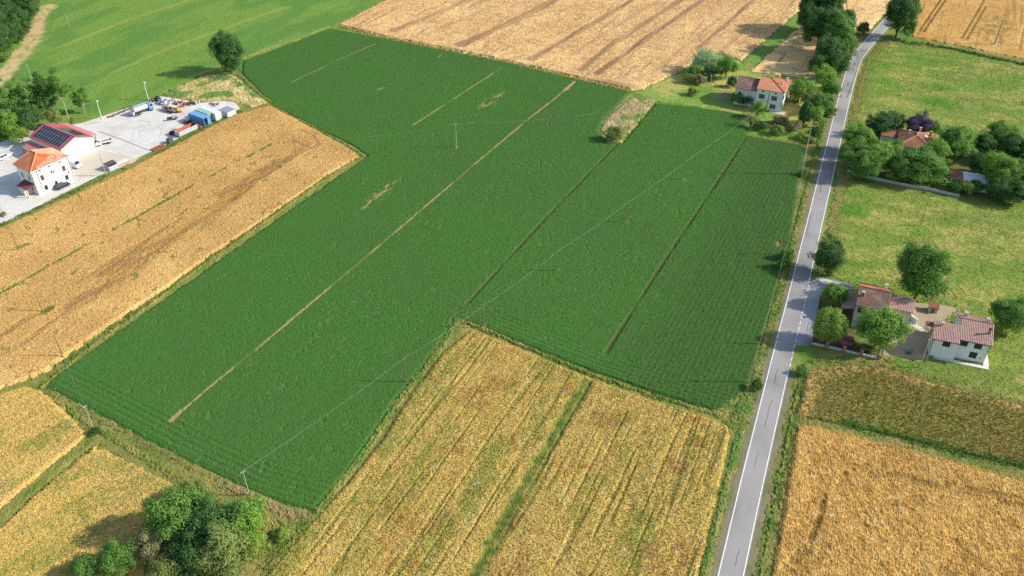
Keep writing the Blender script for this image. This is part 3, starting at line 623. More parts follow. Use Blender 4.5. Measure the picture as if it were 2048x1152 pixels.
verge('dead_grass', [(440,965),(520,1000),(580,1030),(625,1035)], 3.0, cover_mat('dead_grass', [S(176,150,106), S(140,118,80), S(150,134,86), S(128,134,74)], 2.4, 0.2), 'reddish dead grass around the lower tip of the green field', hh=0.35)
verge('field_margin', [(100,790),(190,855),(270,905),(350,955),(420,985)], 2.2, M['weedy'], 'yellow green weed margin below the brown ditch at lower left', hh=0.35)
verge('field_margin', [(915,640),(880,700),(800,800),(740,890),(680,970),(640,1020),(560,1100)], 2.2, M['weedv'], 'green margin between the green field and weedy golden field', hh=0.4)
verge('field_margin', [(905,636),(950,652),(1060,698),(1180,748),(1300,790),(1440,832)], 1.5, M['weedy'], 'yellowish margin along the bottom edge of the green field', hh=0.4)
verge('field_margin', [(678,54),(760,75),(1000,122),(1160,160),(1262,183)], 0.9, M['strawv'], 'dry grass margin between straw field and green field', hh=0.35, cell=.4)
verge('field_margin', [(542,210),(640,262),(700,294),(728,313)], 1.2, M['weedy'], 'weedy margin at the upper right end of the left wheat', hh=0.35)
verge('field_margin', [(478,150),(500,172),(545,208)], 1.6, M['weedv'], 'dark weedy ditch below the lone tree', hh=0.35)
verge('field_margin', [(1440,828),(1470,800),(1490,790),(1480,830),(1462,850)], 3.5, M['weedv'], 'weedy triangle at the lower right corner of the green field', hh=0.4)
verge('grass_path', [(185,880),(100,952),(0,1040),(-100,1120)], 2.0, M['weedv'], 'narrow grassy path between the two lower left barley plots', hh=0.2)
verge('field_margin', [(1790,82),(1850,88),(1950,108),(2060,132),(2200,165)], 1.5, M['weedv'], 'dark hedge-like ditch between pasture and top right wheat', hh=0.8, cell=.4)
verge('ground_cover', [(560,1130),(600,1080),(560,1060),(500,1100)], 6.0, M['weedy'], 'tangled weeds around the lower left trees', hh=0.5)
verge('ground_cover', [(180,1170),(300,1120),(420,1080),(520,1060)], 7.0, M['weedv'], 'dark undergrowth beneath the lower left clump of trees', hh=0.5)

# ---- yard paving, drives
def paving(name, c, c2, jang, js, joint=0.0, stain=None):
    m, nt, b = new_mat(name)
    w = pos(nt)
    col = mixc(nt, noise(nt, w, 1.2, 4, 0.65, 0.35, 0.7), c, c2)
    col = mixc(nt, noise(nt, w, 0.16, 4, 0.6, 0.45, 0.7), col, stain or c2)
    nt.links.new(col, b.inputs['Base Color']); return m
M['yard'] = paving('yard_concrete', S(234,230,223), S(208,203,194), 0, 0, stain=S(206,197,184))
yb = MB(); yb.poly(W([(-160,520),(0,449),(60,421),(130,385),(215,343),(330,290),(430,238),(480,217),(470,205),(440,202),(400,206),(350,197),(322,193),(270,211),(165,246),(60,262),(0,285),(-160,330)]), -0.05, 0.05)
tag(yb.build('farmyard_pavement', M['yard']), kind='structure')
M['dirtc'] = paving('dusty_concrete', S(218,208,190), S(206,194,172), 0, 0)
b_ = MB(); b_.poly(W([(148,318),(200,300),(280,318),(262,330),(215,345),(150,352)]), 0.0, 0.056); tag(b_.build('dusty_pavement', M['dirtc']), kind='structure')
M['groove'] = plain_mat('drain_groove', S(150,148,146), 0.8)
for pl, w in (([(150,352),(215,350)], .25), ([(198,263),(240,278),(300,302)], .35), ([(205,244),(166,250)], .2)):
    tag(ribbon('drain_channel', W(pl), -w/2, w/2, 0.062, M['groove']), kind='structure')
M['tyre_mark'] = plain_mat('tyre_mark', S(200,196,191), 0.85)
for q, pl in enumerate(([(266,278),(266,266),(276,256),(292,252),(299,247),(294,243),(276,243),(258,248)], [(279,276),(279,264),(288,258),(292,256),(284,255)], [(232,252),(256,247),(280,241),(298,246),(302,252)], [(318,278),(322,262),(314,248)], [(240,262),(270,256),(300,250)], [(225,300),(262,284),(300,262),(330,240)], [(229,303),(266,287),(304,265),(334,243)], [(150,340),(205,318),(260,296),(310,270)], [(90,396),(150,366),(200,338)], [(95,400),(154,371),(205,343)])):
    c = catmull(W(pl), 6)
    tag(ribbon('tyre_mark', c, -0.09, 0.09, 0.060+0.001*q, M['tyre_mark']), kind='structure')
M['drive'] = asphalt('drive_asphalt', S(158,158,160), S(138,138,140))
b_ = MB(); b_.poly(W([(1614,566),(1640,556),(1668,560),(1705,570),(1704,580),(1650,576),(1640,590),(1624,690),(1612,692),(1590,690)]), -0.05, 0.062); tag(b_.build('driveway', M['drive']), kind='structure')
b_ = MB(); b_.poly(W([(1638,558),(1652,558),(1680,567),(1660,570),(1642,566)]), 0.0, 0.07); tag(b_.build('driveway_apron', plain_mat('pale_concrete', S(220,214,206), .85)), kind='structure')
M['gravely'] = cover_mat('yard_gravel', [S(190,172,140), S(166,150,120), S(176,160,130), S(182,164,130)], 3.0, 0.15)
b_ = MB(); b_.poly(W([(1828,606),(1880,610),(1915,616),(1925,640),(1880,668),(1858,720),(1765,712),(1770,660),(1790,640),(1815,640)]), -0.05, 0.12); tag(b_.build('gravel_courtyard', M['gravely']), kind='structure')
M['whitec'] = plain_mat('white_concrete', S(232,228,220), .85, 0.12)
b_ = MB(); b_.poly(W([(1802,642),(1818,640),(1830,648),(1858,664),(1852,668),(1820,652)]), 0.0, 0.16); tag(b_.build('concrete_path', M['whitec']), kind='structure')
b_ = MB(); b_.poly(W([(1632,590),(1702,582),(1712,690),(1760,712),(1758,720),(1620,690)]), -0.05, 0.06); tag(b_.build('garden_soil', cover_mat('garden', [S(128,110,76), S(96,96,54), S(120,104,70), S(104,112,60)], 2.0, .2)), kind='structure')
b_ = MB(); b_.poly(W([(1688,270),(1920,290),(2060,330),(2060,410),(1925,402),(1850,380),(1710,350),(1692,342)]), -0.05, 0.03); tag(b_.build('villa_garden', cover_mat('villa_lawn', [S(108,128,60), S(86,112,46), S(130,124,76), S(120,118,70)], 1.5, .1)), kind='structure')
LK, LT = 1.75, 0.40
# ------------------------------------------------------------------ trees and shrubs
LM = {
 'dark': leaf_mat('leaf_dark', S(52,84,44,LK), S(84,116,58,LK), S(62,100,50,LK), LT),
 'mid': leaf_mat('leaf_mid', S(66,104,46,LK), S(112,146,66,LK), S(84,120,52,LK), LT),
 'bright': leaf_mat('leaf_bright', S(84,124,48,LK), S(126,158,70,LK), S(104,138,56,LK), LT),
 'lime': leaf_mat('leaf_lime', S(98,126,50,LK), S(138,160,72,LK), S(116,140,58,LK), LT),
 'olive': leaf_mat('leaf_olive', S(96,112,58,LK), S(134,146,82,LK), S(116,126,64,LK), LT),
 'grey': leaf_mat('leaf_willow', S(116,144,100,LK), S(156,180,132,LK), S(132,160,110,LK), LT),
 'purple': leaf_mat('leaf_purple', S(70,58,78,LK), S(104,90,110,LK), S(84,70,90,LK), LT),
 'dusty': leaf_mat('leaf_dusty', S(110,112,76,LK), S(146,142,100,LK), S(130,126,90,LK), LT),
}
M['bark'] = plain_mat('bark', S(120,104,84), .9, .4, 6)
M['palebark'] = plain_mat('pale_bark', S(196,190,168), .9, .3, 6)
def sph(n, r):
    v = r.normal(size=(n, 3)); return v/np.linalg.norm(v, axis=1)[:, None]
def crown(seed, R, hz, zc, nc, nl, leaf, shell=(0.45, 1.0), rc=(0.22, 0.36), irr=0.35, flatbot=-0.75, outw=0.95):
    r = np.random.default_rng(seed)
    d = sph(nc*3, r); d = d[d[:, 2] > flatbot][:nc]
    lob = 1+irr*(vnoise(d[:, 0]*2.2+9, d[:, 1]*2.2+d[:, 2]*1.7, seed)-0.5)*2
    f = (r.uniform(shell[0], shell[1], len(d))**0.7)*lob
    C = d*f[:, None]*np.array([R*0.8, R*0.8, hz*0.85]); C[:, 2] += zc
    rad = r.uniform(rc[0], rc[1], len(d))*R
    ci = np.repeat(np.arange(len(d)), nl); n = len(ci)
    dd = sph(n, r); k = r.uniform(0.45, 1.05, n)
    p = C[ci]+dd*(rad[ci]*k)[:, None]*np.array([1, 1, 0.8])
    cd_ = C[ci]-np.array([0, 0, zc]); cd_ /= np.linalg.norm(cd_, axis=1)[:, None]+1e-6
    nrm = dd*outw+cd_*0.45+np.array([0, 0, 0.3])+sph(n, r)*0.55; nrm /= np.linalg.norm(nrm, axis=1)[:, None]
    t = np.cross(nrm, sph(n, r)); t /= np.linalg.norm(t, axis=1)[:, None]; b = np.cross(nrm, t)
    a = (leaf*r.uniform(0.55, 1.35, n))[:, None]
    q = np.stack([p+t*a, p+b*a*0.55+nrm*a*0.18, p-t*a, p-b*a*0.55+nrm*a*0.18], 1).reshape(-1, 3)
    F = np.arange(n*4).reshape(-1, 4)
    tone = np.clip(0.5*r.random(len(d))[ci]+0.55*r.random(n), 0, 1)
    return q, F, np.repeat(tone, 4), C
def limbs(mb, C, zc, rt, r, n, z0):
    for i in r.permutation(len(C))[:n]:
        c = C[i]; s = Vector((0, 0, z0+r.uniform(0, 0.5)*(zc-z0)))
        m_ = s.lerp(Vector(c), 0.5)+Vector((0, 0, 0.05*zc)); mb.tube([s, m_, c], [rt*0.5, rt*0.32, rt*0.1], 5)
PROTO = {}
def proto(key, seed, H, R, zc, hz, nc, nl, leaf, rt=0.25, lim=8, sub=None, **kw):
    r = np.random.default_rng(seed+500)
    q, F, tone, C = crown(seed, R, hz, zc, nc, nl, leaf, **kw)
    cm = mesh_np('crown', q, F, LM['mid'], attrs={'tone': tone}).data
    mb = MB(); mb.tube([(0, 0, -0.1), (r.uniform(-.15, .15), r.uniform(-.15, .15), zc*0.5), (r.uniform(-.3, .3), r.uniform(-.3, .3), zc+hz*0.35)], [rt*1.25, rt*0.85, rt*0.25], 7)
    limbs(mb, C, zc, rt, r, lim, max(0.2, (zc-hz)*0.8))
    to = mb.build('trunk', M['bark']); tm = to.data
    for o in [x for x in COL.objects if x.data in (cm, tm)]: bpy.data.objects.remove(o)
    PROTO.setdefault(key, []).append((cm, tm, H, R, zc/H))
for k in range(3): proto('oak', 11+k, 14, 6.5, 7.0, 6.2, 120, 165, 0.25, 0.3, 10, flatbot=-0.95, irr=0.6, shell=(0.35, 1.0), rc=(0.18, 0.33))
for k in range(2): proto('tall', 21+k, 20, 6.0, 10.6, 9.0, 140, 165, 0.27, 0.35, 10, irr=0.5)
for k in range(2): proto('round', 31+k, 7, 3.8, 3.9, 3.1, 120, 110, 0.16, 0.16, 6, shell=(0.7, 1.0), rc=(0.16, 0.26), irr=0.15, flatbot=-0.9, outw=1.0)
for k in range(3): proto('airy', 41+k, 15, 4.2, 7.8, 6.8, 56, 120, 0.22, 0.2, 16, irr=0.6, rc=(0.2, 0.34))
proto('slim', 51, 17, 2.6, 11.6, 5.2, 34, 130, 0.21, 0.1, 14, irr=0.6, rc=(0.25, 0.45))
for k in range(3): proto('bush', 61+k, 3.4, 2.6, 1.7, 1.6, 46, 80, 0.16, 0.07, 6, flatbot=-0.6, irr=0.4)
for k in range(2): proto('loose', 71+k, 8, 4.2, 4.6, 3.3, 66, 115, 0.20, 0.16, 10, irr=0.5)
proto('bare', 81, 5.5, 3.2, 3.0, 2.5, 40, 9, 0.16, 0.12, 40, irr=0.4)
TN = [0]
def tree(kind, cx, cy, H, R, m, label, group=None, cat='tree', name=None, bark=None, base=None):
    cm, tm, H0, R0, zr = PROTO[kind][TN[0] % len(PROTO[kind])]; TN[0] += 1
    x, y = base if base else P(cx, cy, zr*H)
    nm = name or {'bush': 'shrub', 'slim': 'poplar_tree', 'airy': 'poplar_tree', 'bare': 'leafless_tree'}.get(kind, 'broadleaf_tree')
    o = empty(nm, x, y, 0, random.uniform(0, 6.28)); o.scale = (R/R0, R/R0, H/H0)
    for n_, me, mm in (('crown', cm, LM[m]), ('trunk', tm, M[bark or 'bark'])):
        c = bpy.data.objects.new(n_, me); COL.objects.link(c); c.parent = o
        c.material_slots[0].link = 'OBJECT'; c.material_slots[0].material = mm
    tag(o, label, cat, group)
    return o
# lone tree
tree('oak', 455, 104, 16.5, 6.0, 'dark', 'lone dark round tree at the corner of the green field, casting a long shadow')
# wood in the top left corner
for i, (x, y, h, r) in enumerate(((52,12,13,6),(28,8,14,6.5),(0,14,14,6.5),(44,-18,14,6),(10,-22,14,7),(34,38,12,5.5),(10,44,13,6),(24,62,10,4.5),(-6,72,12,6),(4,96,8,3.5),(-40,30,14,7),(-45,80,12,6),(-30,-10,14,7))):
    tree('oak', x, y, h, r, 'dark', 'dark tree of the dense wood in the top left corner', 'trees of the corner wood')
tree('bush', 6, 112, 4, 3, 'mid', 'low green shrub at the tip of the corner wood', cat='shrub')
# poplars behind the shed
tree('slim', 0, 0, 17.5, 3.6, 'mid', 'tall slender poplar with bare pale trunk behind the shed', bark='palebark', base=P(137,238))
tree('airy', 160, 196, 11, 3.2, 'mid', 'small thin poplar right of the tall slender poplar', bark='palebark')
tree('airy', 86, 190, 16, 4.4, 'dark', 'darker poplar just left of the tall slender poplar', bark='palebark')
tree('airy', 48, 196, 16, 4.8, 'mid', 'broad loose poplar above the solar shed, third from its right', bark='palebark')
tree('airy', 8, 202, 16, 5.0, 'mid', 'loose poplar at the left photo edge above the shed', bark='palebark')
tree('loose', 58, 236, 9, 4.6, 'dark', 'dark leafy tree directly behind the shed roof')
tree('loose', 22, 246, 8.5, 4.4, 'bright', 'bright green low tree left of the shed')
tree('loose', 40, 268, 5.5, 3.2, 'lime', 'light green bushy tree touching the left corner of the shed')
tree('loose', -14, 240, 9, 4.6, 'mid', 'leafy tree half cut by the left photo edge')
tree('loose', 108, 232, 7, 3.0, 'olive', 'small olive tree at the foot of the slender poplar')
tree('bush', 145, 241, 2.6, 1.0, 'lime', 'small yellow green bush at the back corner of the shed', cat='shrub')
# bush in the fallow patch
tree('bush', 1229, 267, 5.2, 3.2, 'olive', 'round bush with a dark shadow at the end of the fallow patch', cat='shrub')
# farmhouse surroundings
tree('loose', 1412, 120, 8.5, 5.0, 'grey', 'pale grey green willow behind the ruined shed')
tree('loose', 1454, 131, 9, 4.2, 'mid', 'green tree right of the ruined shed')
tree('loose', 1388, 142, 5, 2.6, 'mid', 'small tree left of the pale willow')
tree('bush', 1378, 156, 3.6, 2.6, 'olive', 'olive shrub below the pale willow', cat='shrub')
tree('bush', 1400, 158, 4, 2.6, 'dusty', 'dusty shrub in front of the ruined shed', cat='shrub')
tree('bush', 1414, 152, 3.6, 2.2, 'mid', 'green shrub between the leaning white posts and the ruined shed', cat='shrub')
tree('bush', 1386, 183, 3.0, 2.0, 'olive', 'round shrub alone on the farmhouse lawn', cat='shrub')
tree('bush', 1464, 163, 4.2, 2.2, 'dark', 'dark shrub at the far end of the farmhouse annex', cat='shrub')
tree('bush', 1473, 196, 4.6, 2.6, 'mid', 'tall shrub against the annex wall of the farmhouse', cat='shrub')
tree('bush', 1492, 199, 4.4, 2.8, 'dark', 'dark wide shrub in shadow under the farmhouse annex', cat='shrub')
tree('loose', 1518, 216, 6, 2.4, 'lime', 'bright young tree hiding the lower left of the farmhouse front')
tree('bare', 1504, 236, 6, 3.4, 'dusty', 'half leafless grey tree in front of the farmhouse')
tree('bush', 1520, 250, 3.0, 2.6, 'dark', 'dark shrub at the foot of the half leafless tree', cat='shrub')
tree('bush', 1555, 259, 3.6, 2.6, 'olive', 'rounded olive shrub in the farmhouse garden', cat='shrub')
tree('bush', 1560, 240, 3.0, 3.2, 'dusty', 'grey green shrub just below the farmhouse terrace', cat='shrub')
tree('bush', 1589, 252, 3.6, 2.4, 'dusty', 'dusty shrub right of the rounded olive shrub', cat='shrub')
tree('bush', 1632, 262, 3.4, 2.4, 'dark', 'dark shrub beside the road below the farmhouse drive', cat='shrub')
tree('round', 1612, 226, 9, 2.2, 'dark', 'narrow dark evergreen in the farmhouse garden')
tree('loose', 1604, 178, 8, 4.4, 'bright', 'bright leafy tree right of the farmhouse')
tree('loose', 1628, 196, 7, 3.8, 'olive', 'olive tree between the farmhouse and the road')
tree('loose', 1650, 152, 9, 4.2, 'bright', 'bright tree at the foot of the tall roadside trees')
tree('loose', 1664, 178, 7, 3.6, 'mid', 'green tree close to the road opposite the pasture')
tree('loose', 1646, 205, 7, 3.8, 'mid', 'green roadside tree level with the farmhouse')
tree('loose', 1632, 228, 6.5, 3.4, 'bright', 'light green tree above the dark roadside shrub')
tree('bush', 1660, 222, 3.6, 2.6, 'mid', 'leafy shrub against the road edge near the farmhouse', cat='shrub')
tree('bush', 1605, 272, 2.4, 2.6, 'lime', 'low yellow green shrub at the lawn corner by the road', cat='shrub')
tree('bush', 1622, 280, 2.2, 1.8, 'olive', 'low shrub at the corner of the green field by the road', cat='shrub')
for x, y, h, r in ((1626,4,21,6.4),(1656,8,22,7.0),(1644,48,20,7.0),(1674,66,18,6.6),(1660,98,15,5.6),(1616,34,15,4.6),(1690,44,16,5.4)):
    tree('tall', x, y, h, r, 'dark' if x != 1674 else 'mid', 'tall dark tree of the row standing behind the farmhouse', 'tall tree row behind the farmhouse')
tree('loose', 1676, 128, 10, 4.4, 'dark', 'dark tree filling the lower end of the tall tree row')
tree('loose', 1636, 128, 9, 3.4, 'dark', 'dark narrow tree at the left foot of the tall tree row')
tree('loose', 1688, 96, 11, 4.6, 'mid', 'mid green tree on the roadside end of the tall tree row')
tree('bush', 1727, 56, 5.5, 3.0, 'dark', 'dark round bush left of the road bend', cat='shrub')
tree('tall', 1804, 26, 19, 7.0, 'dark', 'big dark tree overhanging the road at its far bend')
tree('loose', 1818, 62, 6, 2.6, 'mid', 'small tree under the right side of the big bend tree')
# villa trees
tree('oak', 1762, 247, 8.5, 4.6, 'dark', 'dark tree behind the left wing of the villa')
tree('oak', 1790, 246, 8, 4.2, 'dark', 'dark tree behind the villa, just left of the purple tree')
tree('oak', 1838, 250, 8.5, 4.0, 'purple', 'purple leaved tree behind the villa roof')
tree('loose', 1868, 255, 6, 2.8, 'mid', 'green tree right of the purple tree')
tree('oak', 1722, 275, 10, 5.0, 'bright', 'bright green tree beside the road at the villa corner')
tree('oak', 1706, 304, 9, 4.0, 'mid', 'tree leaning over the road shadow at the villa wall')
tree('oak', 1756, 312, 10, 5.4, 'bright', 'large leafy tree in front of the villa, on its left')
tree('oak', 1782, 300, 9, 3.6, 'mid', 'tree between the left wing of the villa and its front trees')
tree('oak', 1872, 306, 9.5, 4.2, 'bright', 'lighter tree at the right front corner of the villa')
tree('oak', 1728, 330, 10, 4.8, 'mid', 'tree above the left end of the villa garden wall')
tree('oak', 1848, 328, 10.5, 7.2, 'mid', 'largest tree, hiding the front of the villa')
tree('oak', 1804, 338, 8, 4.6, 'mid', 'tree between the two large trees in front of the villa')
tree('oak', 1910, 280, 9.5, 4.6, 'mid', 'broad tree on the right side of the villa')
tree('loose', 1926, 300, 8, 3.6, 'bright', 'lighter tree below the broad tree right of the villa')
tree('oak', 2004, 274, 10.5, 5.0, 'mid', 'tree near the right edge above the villa garden')
tree('oak', 1968, 292, 8, 4.2, 'dark', 'dark tree behind the white garage')
tree('oak', 2040, 296, 10, 5.2, 'dark', 'dark tree cut by the right edge beside the villa garden')
tree('oak', 1962, 328, 7, 4.0, 'dark', 'dark low tree behind the white garage roof')
tree('oak', 1998, 342, 11, 5.4, 'bright', 'bright tall tree right of the white garage')
tree('oak', 2034, 350, 10, 5.0, 'mid', 'tree at the right edge below the bright tall tree')
tree('oak', 1998, 374, 7, 4.2, 'dark', 'dark tree at the lower end of the villa garden')
tree('oak', 2036, 386, 7, 4.2, 'dark', 'dark tree at the right edge, lowest of the villa garden')
tree('bush', 1912, 374, 3.6, 2.6, 'dark', 'dark shrub in front of the white garage', cat='shrub')
tree('bush', 1932, 374, 4, 2.4, 'lime', 'yellow green shrub in front of the white garage', cat='shrub')
tree('bush', 1950, 372, 3.8, 2.6, 'mid', 'green shrub at the lower right corner of the white garage', cat='shrub')
tree('oak', 2080, 320, 10, 5.4, 'mid', 'tree just beyond the right edge by the villa garden')
# lower right houses
tree('oak', 1657, 511, 10, 4.0, 'dark', 'dark roadside tree shading the road beside the driveway')
tree('oak', 1847, 546, 16, 6.4, 'mid', 'big round tree behind the roadside house on the pasture')
tree('round', 1672, 589, 6.2, 3.1, 'bright', 'smaller clipped round tree in the roadside garden')
tree('round', 1662, 650, 9, 3.9, 'lime', 'larger clipped yellow green round tree beside the driveway')
tree('oak', 1760, 657, 11, 5.2, 'bright', 'large airy tree in front of the roadside house')
tree('oak', 2018, 628, 10.5, 4.8, 'mid', 'broad tree cut by the right edge beside the lower house')
tree('bush', 1697, 684, 2.0, 1.3, 'purple', 'dark red shrub behind the garden fence', cat='shrub')
tree('bush', 1728, 694, 1.8, 1.1, 'dusty', 'dry brown shrub behind the garden fence', cat='shrub')
tree('bush', 1740, 698, 1.6, 1.2, 'olive', 'olive shrub near the end of the garden fence', cat='shrub')
tree('bush', 1576, 508, 3.6, 2.0, 'mid', 'shrub at the foot of the roadside pole, upper of two', cat='shrub')
tree('bush', 1570, 528, 3.4, 2.0, 'mid', 'shrub left of the road opposite the driveway, lower of two', cat='shrub')
tree('bush', 1514, 770, 2.6, 1.4, 'dark', 'small dark shrub at the lower right corner of the green field', cat='shrub')
tree('bush', 1607, 345, 2.4, 1.5, 'mid', 'small shrub at the foot of the tall roadside pole', cat='shrub')
# clump at the lower left
tree('oak', 350, 1030, 11, 5.2, 'mid', 'largest tree of the lower left clump, mid green, casting the broad shadow')
tree('loose', 374, 986, 5.5, 3.4, 'olive', 'grey green bush at the top of the lower left clump', cat='shrub')
tree('loose', 484, 1032, 7, 4.4, 'bright', 'bright green tree on the right of the lower left clump')
tree('loose', 412, 1046, 9, 5.0, 'dark', 'dark green tree in the middle of the lower left clump')
tree('airy', 446, 1096, 9, 4.8, 'olive', 'broad tree at the lower right of the lower left clump')
tree('loose', 386, 1106, 7, 4.0, 'dark', 'dark tree low in the middle of the lower left clump')
tree('loose', 500, 1084, 4.5, 3.0, 'lime', 'small yellow green tree at the lower right edge of the clump')
tree('loose', 228, 1116, 6, 3.2, 'mid', 'fresh green tree standing in the barley at the bottom')
tree('loose', 168, 1134, 5, 2.6, 'mid', 'leftmost fresh green tree at the bottom edge')
tree('loose', 304, 1086, 6, 3.0, 'dusty', 'half dead grey green bush left in the clump', cat='shrub')
tree('loose', 330, 1140, 5, 3.2, 'olive', 'olive bush at the bottom edge below the clump', cat='shrub')
tree('bush', 190, 862, 1.8, 1.2, 'dark', 'small dark bush at the foot of the pole on the brown ditch', cat='shrub')
tree('bush', 562, 1068, 2.2, 1.8, 'lime', 'low yellow green bush right of the clump', cat='shrub')
tree('bush', 1605, 742, 2.0, 1.6, 'mid', 'green bush at the lower end of the driveway wall', cat='shrub')
tree('bush', 6, 428, 1.2, 1.0, 'dusty', 'little potted-looking shrub on the yard at the left edge', cat='shrub')

# ---- weeds: leaf clumps strewn along lines, uncountable
def weeds(pl, w, n, size, m, label, name='weeds', hgt=0.7):
    pts = W(pl); r = np.random.default_rng(len(label)*13)
    L = [math.hypot(b[0]-a[0], b[1]-a[1]) for a, b in zip(pts[:-1], pts[1:])]; cum = np.cumsum([0]+L)
    t = r.random(n)*cum[-1]; c = fbm(t/4, t*0, 7); keep = c > 0.42; t = t[keep]
    i = np.clip(np.searchsorted(cum, t)-1, 0, len(L)-1); A = np.array(pts)
    f = ((t-cum[i])/np.array(L)[i])[:, None]; p = A[i]*(1-f)+A[i+1]*f+r.normal(size=(len(t), 2))*w*0.35
    k = 9; n = len(t)*k; ci = np.repeat(np.arange(len(t)), k); sz = (size*r.uniform(0.5, 1.3, len(t)))[ci]
    d = sph(n, r); d[:, 2] = np.abs(d[:, 2])
    c3 = np.concatenate([p[ci], np.zeros((n, 1))], 1)+d*sz[:, None]*np.array([1, 1, hgt*1.6])*r.uniform(.3, 1, n)[:, None]
    nr = d*0.6+sph(n, r); nr /= np.linalg.norm(nr, axis=1)[:, None]
    tt = np.cross(nr, sph(n, r)); tt /= np.linalg.norm(tt, axis=1)[:, None]; bb = np.cross(nr, tt); a = (sz*r.uniform(.2, .5, n))[:, None]
    q = np.stack([c3+tt*a, c3+bb*a*.5, c3-tt*a, c3-bb*a*.5], 1).reshape(-1, 3)
    q[:, 2] = np.maximum(q[:, 2], 0.03)
    o = mesh_np(name, q, np.arange(n*4).reshape(-1, 4), LM[m], attrs={'tone': np.repeat(r.random(n), 4)})
    tag(o, label, None, kind='stuff')
weeds([(-40,462),(0,452),(130,393),(220,350),(335,298),(430,246),(480,224)], 1.4, 900, 0.5, 'mid', 'green weedy hedge between farmyard and left wheat', 'hedge_weeds')
weeds([(85,772),(260,636),(400,533),(520,450),(640,362),(715,318)], 1.3, 700, 0.45, 'olive', 'scattered weeds along the edge of the left wheat')
weeds([(480,152),(545,208),(640,262),(725,312)], 1.0, 260, 0.45, 'olive', 'weeds along the upper end of the left wheat')
weeds([(92,782),(350,925),(500,995)], 1.6, 420, 0.4, 'olive', 'weeds on the brown ditch bank')
weeds([(915,640),(800,800),(690,955),(635,1022),(560,1100)], 1.8, 520, 0.45, 'olive', 'weeds between the green field and the weedy golden field')
weeds([(945,652),(1180,748),(1440,832)], 1.0, 380, 0.35, 'olive', 'weeds along the bottom edge of the green field')
weeds([(1625,300),(1600,440),(1560,600),(1520,740),(1490,850)], 1.6, 520, 0.45, 'mid', 'weeds in the ditch left of the road')
weeds([(1610,745),(1598,800),(1588,850),(1565,960),(1545,1060),(1528,1160)], 0.9, 420, 0.4, 'mid', 'weeds between road and the golden wheat')
weeds([(1690,852),(1800,880),(1920,910),(2048,940),(2150,968)], 1.2, 420, 0.4, 'mid', 'green weeds between olive field and golden wheat')
weeds([(1620,725),(1700,722),(1790,740),(1900,772),(2048,812)], 1.5, 400, 0.4, 'lime', 'weeds along the top of the olive field')
weeds([(1300,230),(1262,268),(1244,290),(1220,312)], 0.9, 120, 0.4, 'olive', 'weeds along the furrow by the fallow patch')
weeds([(1630,290),(1650,230),(1668,165),(1694,110)], 1.6, 260, 0.6, 'mid', 'weeds along the left of the upper road')
weeds([(1800,86),(1900,98),(2048,131),(2150,155)], 1.2, 380, 0.6, 'dark', 'dark hedge weeds in the ditch by the top right wheat', 'hedge_weeds')
weeds([(560,1140),(620,1050),(540,1080),(480,1130)], 4.5, 420, 0.5, 'olive', 'tangled undergrowth right of the lower left clump')
weeds([(280,1160),(330,1110),(420,1120)], 4.0, 320, 0.5, 'mid', 'undergrowth below the lower left clump')
weeds([(1510,240),(1560,268),(1620,270),(1640,230)], 5.0, 300, 0.6, 'olive', 'low growth in the farmhouse garden')
weeds([(1640,140),(1655,190),(1640,250)], 4.0, 260, 0.7, 'mid', 'low growth between farmhouse and road')
# ------------------------------------------------------------------ buildings
M['plaster'] = plain_mat('white_plaster', S(246,243,238,1.0), .9, .06, .4)
M['plaster_b'] = plain_mat('cream_plaster', S(232,224,208,1.0), .9, .14, .6)
M['plaster_old'] = plain_mat('old_plaster', S(226,222,212,1.0), .9, .25, .8)
M['tile_new'] = tile_mat('new_clay_tiles', S(220,136,96,.9), S(204,116,78,.9), S(226,152,114,.9))
M['tile_old'] = tile_mat('weathered_tiles', S(168,128,110,.75), S(132,104,96,.75), S(182,158,138,.75))
M['tile_red'] = tile_mat('red_clay_tiles', S(206,166,152,1.0), S(174,132,122,1.0), S(198,160,144,1.0))
M['tile_brown'] = tile_mat('brown_clay_tiles', S(170,114,84), S(140,92,70), S(186,132,100))
M['tile_sunlit'] = tile_mat('sunlit_and_lichened_tiles', S(226,172,132), S(204,140,104), S(230,196,160))  # sunlit paleness of the three storey house's far slopes is put into this colour
M['ridge_pale'] = plain_mat('pale_ridge', S(222,168,120), .85)
M['metal_red'] = plain_mat('red_roof_sheet', S(182,92,96), .5, .2, .7, spec=.4)
M['metal_pink'] = plain_mat('faded_red_sheet', S(206,132,128), .6, .2, .7)
M['shutter_red'] = plain_mat('maroon_shutter', S(132,72,76), .7)
M['shutter_green'] = plain_mat('green_shutter', S(40,68,60), .7)
M['shutter_brown'] = plain_mat('brown_shutter', S(112,88,80), .7)
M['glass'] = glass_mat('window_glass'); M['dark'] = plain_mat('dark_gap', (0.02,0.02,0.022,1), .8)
M['gutter'] = plain_mat('gutter_metal', S(120,100,90), .5, metal=.3)
M['solar'] = glass_mat('solar_cell', (0.010,0.014,0.03,1)); M['alu'] = plain_mat('aluminium', S(190,192,196), .4, metal=.6)
M['concrete'] = plain_mat('grey_concrete', S(198,194,186), .9, .25); M['brick'] = plain_mat('brick_pillar', S(176,120,92), .9, .3, 5)
M['wood'] = plain_mat('grey_wood', S(150,132,112), .9, .4, 4); M['white'] = plain_mat('white_paint', S(238,238,236), .5, .08)

